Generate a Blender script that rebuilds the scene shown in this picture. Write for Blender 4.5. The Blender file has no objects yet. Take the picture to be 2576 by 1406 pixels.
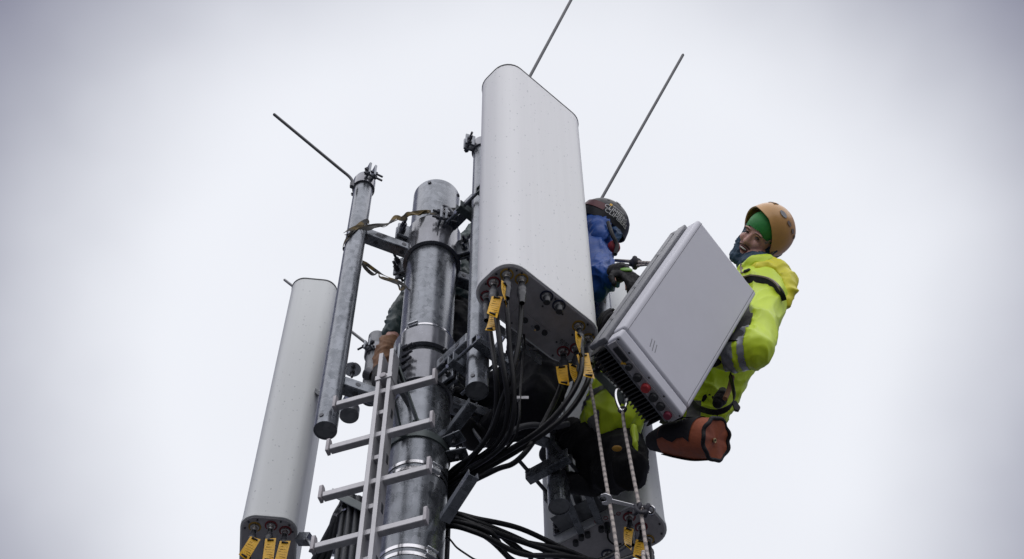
import bpy, bmesh, math, random
from mathutils import Vector, Matrix, noise
random.seed(7)
sc = bpy.context.scene
col = sc.collection

# ------------------------------------------------------------------ camera
FPX = 3926.0                       # focal length for a 2576 px wide picture
PITCH = math.radians(58.0)
EYE = Vector((0, 0, 1.6))
_F = Vector((0, math.cos(PITCH), math.sin(PITCH)))
_R0 = Vector((1, 0, 0)); _U0 = Vector((0, -math.sin(PITCH), math.cos(PITCH)))
_s = -22 / 2453.0; _c = math.sqrt(1 - _s * _s)
RGT = _R0 * _c + _U0 * _s
UPV = _U0 * _c - _R0 * _s
cam = bpy.data.cameras.new("camera")
cam.sensor_fit = 'HORIZONTAL'; cam.sensor_width = 36.0
cam.lens = 36.0 * FPX / 2576.0
cam.clip_start = 0.05; cam.clip_end = 3000
cam_o = bpy.data.objects.new("camera", cam); col.objects.link(cam_o)
m = Matrix.Identity(4)
for i in range(3):
    m[i][0] = RGT[i]; m[i][1] = UPV[i]; m[i][2] = -_F[i]; m[i][3] = EYE[i]
cam_o.matrix_world = m
sc.camera = cam_o

# ------------------------------------------------------------------ sky: a closed deck of bright cloud
EXPO = 0.8
CLOUD_CORE = [10 * c / 2 ** EXPO for c in (0.868, 0.888, 0.945)]
VIGNETTE_EDGE = [10 * c / 2 ** EXPO for c in (0.185, 0.19, 0.275)]  # lens vignette darkening put into the cloud colour, away from the bright centre
SUN_EL, SUN_AZ = math.radians(52), math.radians(172)      # azimuth from +Y towards +X: behind and right of the viewer
world = bpy.data.worlds.new("World"); sc.world = world; world.use_nodes = True
nt = world.node_tree; nt.nodes.clear()
N = nt.nodes.new; L = nt.links.new
out = N('ShaderNodeOutputWorld'); bg = N('ShaderNodeBackground'); bg.inputs['Strength'].default_value = 0.1
sky = N('ShaderNodeTexSky'); sky.sky_type = 'NISHITA'; sky.sun_disc = False
sky.sun_elevation = SUN_EL; sky.sun_rotation = SUN_AZ
tc = N('ShaderNodeTexCoord')
dot = N('ShaderNodeVectorMath'); dot.operation = 'DOT_PRODUCT'
dot.inputs[1].default_value = (0.0, math.cos(math.radians(54.5)), math.sin(math.radians(54.5)))  # brightest direction; a lens vignette is painted into the sky colour around it
L(tc.outputs['Generated'], dot.inputs[0])
ac = N('ShaderNodeMath'); ac.operation = 'ARCCOSINE'; L(dot.outputs['Value'], ac.inputs[0])
mr = N('ShaderNodeMapRange'); mr.interpolation_type = 'SMOOTHSTEP'
mr.inputs['From Min'].default_value = math.radians(25.5); mr.inputs['From Max'].default_value = math.radians(12.0)
mr.inputs['To Min'].default_value = 0.0; mr.inputs['To Max'].default_value = 1.0
cw = N('ShaderNodeTexNoise'); cw.inputs['Scale'].default_value = 3.5; cw.inputs['Detail'].default_value = 4.0; L(tc.outputs['Generated'], cw.inputs['Vector'])
wv = N('ShaderNodeMath'); wv.operation = 'MULTIPLY_ADD'; wv.inputs[1].default_value = math.radians(7.0); wv.inputs[2].default_value = math.radians(-3.5); L(cw.outputs['Fac'], wv.inputs[0])
aw = N('ShaderNodeMath'); aw.operation = 'ADD'; L(ac.outputs[0], aw.inputs[0]); L(wv.outputs[0], aw.inputs[1])
L(aw.outputs[0], mr.inputs['Value'])
cn = N('ShaderNodeTexNoise'); cn.inputs['Scale'].default_value = 2.2; cn.inputs['Detail'].default_value = 3.0
L(tc.outputs['Generated'], cn.inputs['Vector'])
cr = N('ShaderNodeMix'); cr.data_type = 'RGBA'
cr.inputs['A'].default_value = (VIGNETTE_EDGE[0], VIGNETTE_EDGE[1], VIGNETTE_EDGE[2], 1); cr.inputs['B'].default_value = (CLOUD_CORE[0], CLOUD_CORE[1], CLOUD_CORE[2], 1)
L(mr.outputs['Result'], cr.inputs['Factor'])
cv = N('ShaderNodeMapRange'); cv.inputs['From Min'].default_value = 0.3; cv.inputs['From Max'].default_value = 0.7
cv.inputs['To Min'].default_value = 0.95; cv.inputs['To Max'].default_value = 1.03
L(cn.outputs['Fac'], cv.inputs['Value'])
mu = N('ShaderNodeMix'); mu.data_type = 'RGBA'; mu.blend_type = 'MULTIPLY'; mu.inputs['Factor'].default_value = 1
L(cr.outputs['Result'], mu.inputs['A']); L(cv.outputs['Result'], mu.inputs['B'])
fin = N('ShaderNodeMix'); fin.data_type = 'RGBA'; fin.inputs['Factor'].default_value = 0.985
L(sky.outputs['Color'], fin.inputs['A']); L(mu.outputs['Result'], fin.inputs['B'])
L(fin.outputs['Result'], bg.inputs['Color']); L(bg.outputs['Background'], out.inputs['Surface'])

sun = bpy.data.lights.new("sun", 'SUN'); sun.energy = 1.5; sun.angle = math.radians(110); sun.color = (1.0, 0.985, 0.97)
sun_o = bpy.data.objects.new("sun", sun); col.objects.link(sun_o)
sd = Vector((math.sin(SUN_AZ) * math.cos(SUN_EL), math.cos(SUN_AZ) * math.cos(SUN_EL), math.sin(SUN_EL)))
sun_o.rotation_euler = sd.to_track_quat('Z', 'Y').to_euler(); sun_o.location = (3, -8, 14)
sc.view_settings.view_transform = 'Standard'; sc.view_settings.look = 'None'
sc.view_settings.exposure = EXPO; sc.view_settings.gamma = 1.0
sc.view_settings.use_curve_mapping = False

# ------------------------------------------------------------------ helpers
def ray(u, v): return _F + RGT * ((u - 1288) / FPX) + UPV * ((703 - v) / FPX)
def P(u, v, y):                     # the point at world distance y seen in that direction
    d = ray(u, v); return EYE + d * (y / d.y)
def PZ(u, v, z):
    d = ray(u, v); return EYE + d * ((z - EYE.z) / d.z)
def cv3(x, y, z): return (RGT * x + UPV * y - _F * z).normalized()
def local_axes(u, v):
    """right, up and towards-viewer axes for something seen at that place in the view"""
    f = ray(u, v).normalized(); r = (RGT - f * RGT.dot(f)).normalized(); w = r.cross(f).normalized()
    return lambda x, y, z: (r * x + w * y - f * z).normalized()
def zat(v, y): return P(1150, v, y).z
X, Y, Z = Vector((1, 0, 0)), Vector((0, 1, 0)), Vector((0, 0, 1))
ORG = {}

def perp(a):
    a = a.normalized()
    t = Z if abs(a.z) < 0.9 else X
    s = a.cross(t).normalized()
    return s, s.cross(a).normalized()

def catmull(pts, n=8):
    pts = [Vector(p) for p in pts]
    if len(pts) < 3: return pts
    q = [pts[0] * 2 - pts[1]] + pts + [pts[-1] * 2 - pts[-2]]
    o = []
    for i in range(1, len(q) - 2):
        a, b, c, d = q[i - 1], q[i], q[i + 1], q[i + 2]
        for k in range(n):
            t = k / n
            o.append(0.5 * ((2 * b) + (c - a) * t + (2 * a - 5 * b + 4 * c - d) * t * t + (3 * b - a - 3 * c + d) * t ** 3))
    o.append(pts[-1])
    return o

class MB:
    def __init__(s): s.v = []; s.f = []; s.mi = []
    def add(s, vs, fs, mi=0):
        o = len(s.v); s.v += [Vector(p) for p in vs]
        for f in fs: s.f.append([i + o for i in f]); s.mi.append(mi)
        return s
    def box(s, c, ax, ay, az, hx, hy, hz, mi=0):
        c = Vector(c); vs = []
        for k in (-1, 1):
            for j in (-1, 1):
                for i in (-1, 1): vs.append(c + ax * (hx * i) + ay * (hy * j) + az * (hz * k))
        return s.add(vs, [(0, 2, 3, 1), (4, 5, 7, 6), (0, 1, 5, 4), (2, 6, 7, 3), (0, 4, 6, 2), (1, 3, 7, 5)], mi)
    def bar(s, p0, p1, w, h, up=Z, mi=0):
        p0 = Vector(p0); p1 = Vector(p1); a = (p1 - p0); l = a.length; a.normalize()
        sd = a.cross(up).normalized(); u2 = sd.cross(a).normalized()
        return s.box((p0 + p1) / 2, a, sd, u2, l / 2, w / 2, h / 2, mi)
    def cyl(s, p0, p1, r0, r1=None, n=16, caps=True, mi=0):
        r1 = r0 if r1 is None else r1
        p0 = Vector(p0); p1 = Vector(p1); a, b = perp(p1 - p0); vs = []
        for p, r in ((p0, r0), (p1, r1)):
            for i in range(n):
                t = 2 * math.pi * i / n; vs.append(p + a * (r * math.cos(t)) + b * (r * math.sin(t)))
        fs = [(i, n + i, n + (i + 1) % n, (i + 1) % n) for i in range(n)]
        if caps: fs += [tuple(range(n)), tuple(range(2 * n - 1, n - 1, -1))]
        return s.add(vs, fs, mi)
    def tube(s, pts, r, n=10, sm=8, mi=0, closed=False, rf=None):
        pts = catmull(pts, sm) if sm else [Vector(p) for p in pts]
        m = len(pts); t0 = (pts[1] - pts[0]).normalized(); a, b = perp(t0); vs = []
        for k, p in enumerate(pts):
            t = (pts[min(k + 1, m - 1)] - pts[max(k - 1, 0)]).normalized()
            a = (a - t * a.dot(t)).normalized(); b = t.cross(a)
            rr = rf(k / (m - 1)) if rf else r
            for i in range(n):
                w = 2 * math.pi * i / n; vs.append(p + a * (rr * math.cos(w)) + b * (rr * math.sin(w)))
        fs = [(k * n + i, k * n + (i + 1) % n, (k + 1) * n + (i + 1) % n, (k + 1) * n + i) for k in range(m - 1) for i in range(n)]
        fs += [tuple(range(n - 1, -1, -1)), tuple(range((m - 1) * n, m * n))]
        return s.add(vs, fs, mi)
    def prism(s, poly, o, ea, eb, en, l, mi=0):
        n = len(poly); o = Vector(o)
        vs = [o + ea * a + eb * b for a, b in poly] + [o + ea * a + eb * b + en * l for a, b in poly]
        fs = [(i, (i + 1) % n, n + (i + 1) % n, n + i) for i in range(n)] + [tuple(range(n - 1, -1, -1)), tuple(range(n, 2 * n))]
        return s.add(vs, fs, mi)
    def lathe(s, prof, o, ax, n=24, mi=0, arc=None, closed_prof=False):
        o = Vector(o); ax = ax.normalized(); a, b = perp(ax); vs = []; m = len(prof)
        a0, a1 = arc if arc else (0, 2 * math.pi); full = arc is None
        st = n if full else n + 1
        if arc: a, b = X, Y
        for i in range(st):
            t = a0 + (a1 - a0) * i / n
            for r, h in prof: vs.append(o + (a * math.cos(t) + b * math.sin(t)) * r + ax * h)
        fs = []
        for i in range(n):
            j = (i + 1) % st
            for k in range(m - (0 if closed_prof else 1)):
                k2 = (k + 1) % m
                fs.append((i * m + k, j * m + k, j * m + k2, i * m + k2))
        if closed_prof and not full:
            fs += [tuple(range(m)), tuple(range((st - 1) * m + m - 1, (st - 1) * m - 1, -1))]
        return s.add(vs, fs, mi)
    def ell(s, c, r, ax=None, n=16, mi=0):
        c = Vector(c); ax = ax or (X, Y, Z); r = (r, r, r) if not hasattr(r, '__len__') else r
        vs = []; h = n // 2
        for k in range(1, h):
            p = math.pi * k / h
            for i in range(n):
                t = 2 * math.pi * i / n
                vs.append(c + ax[0] * (r[0] * math.sin(p) * math.cos(t)) + ax[1] * (r[1] * math.sin(p) * math.sin(t)) + ax[2] * (r[2] * math.cos(p)))
        T = len(vs); vs += [c + ax[2] * r[2], c - ax[2] * r[2]]
        fs = [(k * n + i, (k + 1) * n + i, (k + 1) * n + (i + 1) % n, k * n + (i + 1) % n) for k in range(h - 2) for i in range(n)]
        fs += [(T, i, (i + 1) % n) for i in range(n)] + [(T + 1, (h - 2) * n + (i + 1) % n, (h - 2) * n + i) for i in range(n)]
        return s.add(vs, fs, mi)
    def limb(s, ch, n=14):
        for i, (p, r) in enumerate(ch):
            s.ell(p, r, n=n)
            if i: s.cyl(ch[i - 1][0], p, ch[i - 1][1], r, n=n)
        return s
    def torus(s, c, ax, R, r, n=28, k=8, sq=1.0, mi=0):
        prof = [(R + r * math.cos(2 * math.pi * i / k), sq * r * math.sin(2 * math.pi * i / k)) for i in range(k)]
        return s.lathe(prof, c, ax, n, mi, closed_prof=True)
    def ribbon(s, pts, w, th, wd, sm=6, mi=0):
        # wd(t, p, tangent) gives the width direction
        pts = catmull(pts, sm); m = len(pts); vs = []
        for k, p in enumerate(pts):
            t = (pts[min(k + 1, m - 1)] - pts[max(k - 1, 0)]).normalized()
            d = Vector(wd(k / (m - 1))); d = (d - t * d.dot(t)).normalized(); nn = t.cross(d)
            for i, j in ((-1, -1), (1, -1), (1, 1), (-1, 1)): vs.append(p + d * (w / 2 * i) + nn * (th / 2 * j))
        fs = [(k * 4 + i, k * 4 + (i + 1) % 4, k * 4 + 4 + (i + 1) % 4, k * 4 + 4 + i) for k in range(m - 1) for i in range(4)]
        fs += [(3, 2, 1, 0), tuple(range((m - 1) * 4, m * 4))]
        return s.add(vs, fs, mi)
    def hexbolt(s, p, ax, r=0.012, h=0.012, rod=0.0, rr=0.006):
        p = Vector(p); ax = ax.normalized()
        s.cyl(p, p + ax * h, r, n=6)
        if rod: s.cyl(p, p + ax * (h + rod), rr, n=8)
        return s
    def build_split(s, name, mats, parent=None, bevel=0.0, ang=35):
        """each connected piece becomes an object of its own"""
        par = list(range(len(s.v)))
        def root(i):
            while par[i] != i: par[i] = par[par[i]]; i = par[i]
            return i
        for f in s.f:
            for i in f[1:]: par[root(i)] = root(f[0])
        groups = {}
        for f, m_ in zip(s.f, s.mi): groups.setdefault(root(f[0]), []).append((f, m_))
        for fs in groups.values():
            ids = sorted({i for f, _ in fs for i in f}); mp = {j: k for k, j in enumerate(ids)}
            b = MB(); b.v = [s.v[i] for i in ids]; b.f = [[mp[i] for i in f] for f, _ in fs]; b.mi = [m_ for _, m_ in fs]
            b.build(name, mats, parent, bevel, ang)
    def mesh(s, name, org):
        me = bpy.data.meshes.new(name)
        me.from_pydata([p - org for p in s.v], [], s.f)
        for p, i in zip(me.polygons, s.mi): p.material_index = i
        bm = bmesh.new(); bm.from_mesh(me); bmesh.ops.recalc_face_normals(bm, faces=bm.faces); bm.to_mesh(me); bm.free()
        return me
    def build(s, name, mats, parent=None, bevel=0.0, ang=35, loc=None, seg=2):
        if parent is not None: org = ORG[parent]
        else:
            org = Vector(loc) if loc is not None else Vector((sum(p.x for p in s.v) / len(s.v), sum(p.y for p in s.v) / len(s.v), min(p.z for p in s.v)))
        return finish(s.mesh(name, org), name, mats, parent, org, bevel, ang, seg)

def finish(me, name, mats, parent, org, bevel=0.0, ang=35, seg=2):
    for mt in (mats if isinstance(mats, (list, tuple)) else [mats]): me.materials.append(mt)
    for p in me.polygons: p.use_smooth = True
    me.set_sharp_from_angle(angle=math.radians(ang))
    o = bpy.data.objects.new(name, me); col.objects.link(o)
    if parent is not None: o.parent = parent
    else: o.location = org
    ORG[o] = org
    if bevel:
        b = o.modifiers.new('bevel', 'BEVEL'); b.width = bevel; b.segments = seg; b.limit_method = 'ANGLE'; b.angle_limit = math.radians(40)
        b.harden_normals = False
    return o

def thing(name, label, cat, loc, group=None):
    o = bpy.data.objects.new(name, None); col.objects.link(o); o.location = loc
    o.empty_display_size = 0.1
    ORG[o] = Vector(loc); return tag(o, label, cat, group)
def tag(o, label, cat, group=None):
    o['label'] = label; o['category'] = cat
    if group: o['group'] = group
    return o

# ------------------------------------------------------------------ materials
def mat(name, base, rough=0.5, metal=0.0, **k):
    m = bpy.data.materials.new(name); m.use_nodes = True
    b = m.node_tree.nodes['Principled BSDF']
    b.inputs['Base Color'].default_value = (*base, 1); b.inputs['Roughness'].default_value = rough; b.inputs['Metallic'].default_value = metal
    if 'spec' in k: b.inputs['Specular IOR Level'].default_value = k['spec']
    if 'sheen' in k: b.inputs['Sheen Weight'].default_value = k['sheen']
    if 'coat' in k: b.inputs['Coat Weight'].default_value = k['coat']; b.inputs['Coat Roughness'].default_value = 0.15
    v = k.get('var', 0.12); sc_ = k.get('scale', 18.0); bump = k.get('bump', 0.0); bs = k.get('bscale', 120.0); st = k.get('stretch', (1, 1, 1))
    nt = m.node_tree; N = nt.nodes.new; L = nt.links.new
    tc = N('ShaderNodeTexCoord'); mp = N('ShaderNodeMapping'); mp.inputs['Scale'].default_value = st
    L(tc.outputs['Object'], mp.inputs['Vector'])
    n1 = N('ShaderNodeTexNoise'); n1.inputs['Scale'].default_value = sc_; n1.inputs['Detail'].default_value = 6; n1.inputs['Roughness'].default_value = 0.62
    L(mp.outputs['Vector'], n1.inputs['Vector'])
    if v:
        mr = N('ShaderNodeMapRange'); mr.inputs['From Min'].default_value = 0.3; mr.inputs['From Max'].default_value = 0.7
        mr.inputs['To Min'].default_value = 1 - v; mr.inputs['To Max'].default_value = 1 + v
        L(n1.outputs['Fac'], mr.inputs['Value'])
        mx = N('ShaderNodeMix'); mx.data_type = 'RGBA'; mx.blend_type = 'MULTIPLY'; mx.inputs['Factor'].default_value = 1
        mx.inputs['A'].default_value = (*base, 1); L(mr.outputs['Result'], mx.inputs['B']); L(mx.outputs['Result'], b.inputs['Base Color'])
        r2 = N('ShaderNodeMapRange'); r2.inputs['From Min'].default_value = 0.3; r2.inputs['From Max'].default_value = 0.7
        r2.inputs['To Min'].default_value = max(rough - 0.1, 0.03); r2.inputs['To Max'].default_value = min(rough + 0.1, 1)
        L(n1.outputs['Fac'], r2.inputs['Value']); L(r2.outputs['Result'], b.inputs['Roughness'])
    if bump:
        n2 = N('ShaderNodeTexNoise'); n2.inputs['Scale'].default_value = bs; n2.inputs['Detail'].default_value = 4
        L(mp.outputs['Vector'], n2.inputs['Vector'])
        bp = N('ShaderNodeBump'); bp.inputs['Strength'].default_value = bump; bp.inputs['Distance'].default_value = k.get('bdist', 0.004)
        L(n2.outputs['Fac'], bp.inputs['Height']); L(bp.outputs['Normal'], b.inputs['Normal'])
    return m

def galv(name, lo, hi, rough=0.33, scale=38.0, metal=0.75):
    """hot-dip galvanised steel: zinc spangle, run marks, rain film"""
    m = bpy.data.materials.new(name); m.use_nodes = True
    nt = m.node_tree; N = nt.nodes.new; L = nt.links.new; b = nt.nodes['Principled BSDF']
    tc = N('ShaderNodeTexCoord')
    mp = N('ShaderNodeMapping'); mp.inputs['Scale'].default_value = (1, 1, 0.7); mp.inputs['Rotation'].default_value = (0.5, 0.3, 0.2)
    L(tc.outputs['Object'], mp.inputs['Vector'])
    nw = N('ShaderNodeTexNoise'); nw.inputs['Scale'].default_value = 30; nw.inputs['Detail'].default_value = 3
    L(mp.outputs['Vector'], nw.inputs['Vector'])
    ad = N('ShaderNodeMix'); ad.data_type = 'VECTOR'; ad.inputs['Factor'].default_value = 0.035
    L(mp.outputs['Vector'], ad.inputs['A']); L(nw.outputs['Color'], ad.inputs['B'])
    vo = N('ShaderNodeTexVoronoi'); vo.inputs['Scale'].default_value = scale; L(ad.outputs['Result'], vo.inputs['Vector'])
    sp = N('ShaderNodeSeparateColor'); L(vo.outputs['Color'], sp.inputs['Color'])
    n2 = N('ShaderNodeTexNoise'); n2.inputs['Scale'].default_value = 9; n2.inputs['Detail'].default_value = 7; n2.inputs['Roughness'].default_value = 0.65
    L(tc.outputs['Object'], n2.inputs['Vector'])
    # vertical run marks
    ms = N('ShaderNodeMapping'); ms.inputs['Scale'].default_value = (26, 26, 1.6); L(tc.outputs['Object'], ms.inputs['Vector'])
    n3 = N('ShaderNodeTexNoise'); n3.inputs['Scale'].default_value = 1; n3.inputs['Detail'].default_value = 4; L(ms.outputs['Vector'], n3.inputs['Vector'])
    a1 = N('ShaderNodeMath'); a1.operation = 'MULTIPLY_ADD'; a1.inputs[1].default_value = 0.2; L(sp.outputs['Red'], a1.inputs[0])
    a2 = N('ShaderNodeMath'); a2.operation = 'MULTIPLY_ADD'; a2.inputs[1].default_value = 0.55; a2.inputs[2].default_value = 0.0; L(n2.outputs['Fac'], a2.inputs[0]); L(a2.outputs[0], a1.inputs[2])
    a3 = N('ShaderNodeMath'); a3.operation = 'MULTIPLY_ADD'; a3.inputs[1].default_value = 0.38; L(n3.outputs['Fac'], a3.inputs[0]); L(a1.outputs[0], a3.inputs[2])
    rp = N('ShaderNodeMapRange'); rp.inputs['From Min'].default_value = 0.3; rp.inputs['From Max'].default_value = 0.86; L(a3.outputs[0], rp.inputs['Value'])
    mx = N('ShaderNodeMix'); mx.data_type = 'RGBA'; mx.inputs['A'].default_value = (*lo, 1); mx.inputs['B'].default_value = (*hi, 1)
    L(rp.outputs['Result'], mx.inputs['Factor']); L(mx.outputs['Result'], b.inputs['Base Color'])
    rr = N('ShaderNodeMapRange'); rr.inputs['To Min'].default_value = rough - 0.13; rr.inputs['To Max'].default_value = rough + 0.16
    L(rp.outputs['Result'], rr.inputs['Value']); L(rr.outputs['Result'], b.inputs['Roughness'])
    b.inputs['Metallic'].default_value = metal
    bp = N('ShaderNodeBump'); bp.inputs['Strength'].default_value = 0.22; bp.inputs['Distance'].default_value = 0.003
    L(n2.outputs['Fac'], bp.inputs['Height']); L(bp.outputs['Normal'], b.inputs['Normal'])
    return m

def radome(name, base):
    """white glass-fibre shell with rain drops and faint vertical streaks"""
    m = bpy.data.materials.new(name); m.use_nodes = True
    nt = m.node_tree; N = nt.nodes.new; L = nt.links.new; b = nt.nodes['Principled BSDF']
    tc = N('ShaderNodeTexCoord')
    ms = N('ShaderNodeMapping'); ms.inputs['Scale'].default_value = (40, 40, 0.8); L(tc.outputs['Object'], ms.inputs['Vector'])
    n3 = N('ShaderNodeTexNoise'); n3.inputs['Scale'].default_value = 1; n3.inputs['Detail'].default_value = 5; L(ms.outputs['Vector'], n3.inputs['Vector'])
    md = N('ShaderNodeMapping'); md.inputs['Scale'].default_value = (62, 62, 40); L(tc.outputs['Object'], md.inputs['Vector'])
    vo = N('ShaderNodeTexVoronoi'); vo.inputs['Scale'].default_value = 1.0; L(md.outputs['Vector'], vo.inputs['Vector'])
    sp = N('ShaderNodeSeparateColor'); L(vo.outputs['Color'], sp.inputs['Color'])
    th = N('ShaderNodeMath'); th.operation = 'MULTIPLY_ADD'; th.inputs[1].default_value = 0.37; th.inputs[2].default_value = -0.125; L(sp.outputs['Red'], th.inputs[0])
    lt = N('ShaderNodeMath'); lt.operation = 'SUBTRACT'; L(th.outputs[0], lt.inputs[0]); L(vo.outputs['Distance'], lt.inputs[1])
    dr = N('ShaderNodeMapRange'); dr.inputs['From Min'].default_value = 0.0; dr.inputs['From Max'].default_value = 0.06; L(lt.outputs[0], dr.inputs['Value'])
    mr = N('ShaderNodeMapRange'); mr.inputs['From Min'].default_value = 0.3; mr.inputs['From Max'].default_value = 0.7; mr.inputs['To Min'].default_value = 0.975; mr.inputs['To Max'].default_value = 1.012
    L(n3.outputs['Fac'], mr.inputs['Value'])
    mx = N('ShaderNodeMix'); mx.data_type = 'RGBA'; mx.blend_type = 'MULTIPLY'; mx.inputs['Factor'].default_value = 1; mx.inputs['A'].default_value = (*base, 1)
    L(mr.outputs['Result'], mx.inputs['B'])
    m2 = N('ShaderNodeMix'); m2.data_type = 'RGBA'; m2.blend_type = 'MULTIPLY'; m2.inputs['B'].default_value = (0.72, 0.73, 0.75, 1)
    L(dr.outputs['Result'], m2.inputs['Factor']); L(mx.outputs['Result'], m2.inputs['A']); L(m2.outputs['Result'], b.inputs['Base Color'])
    bp = N('ShaderNodeBump'); bp.inputs['Strength'].default_value = 0.5; bp.inputs['Distance'].default_value = 0.003
    L(dr.outputs['Result'], bp.inputs['Height']); L(bp.outputs['Normal'], b.inputs['Normal'])
    b.inputs['Roughness'].default_value = 0.5
    return m

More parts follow.
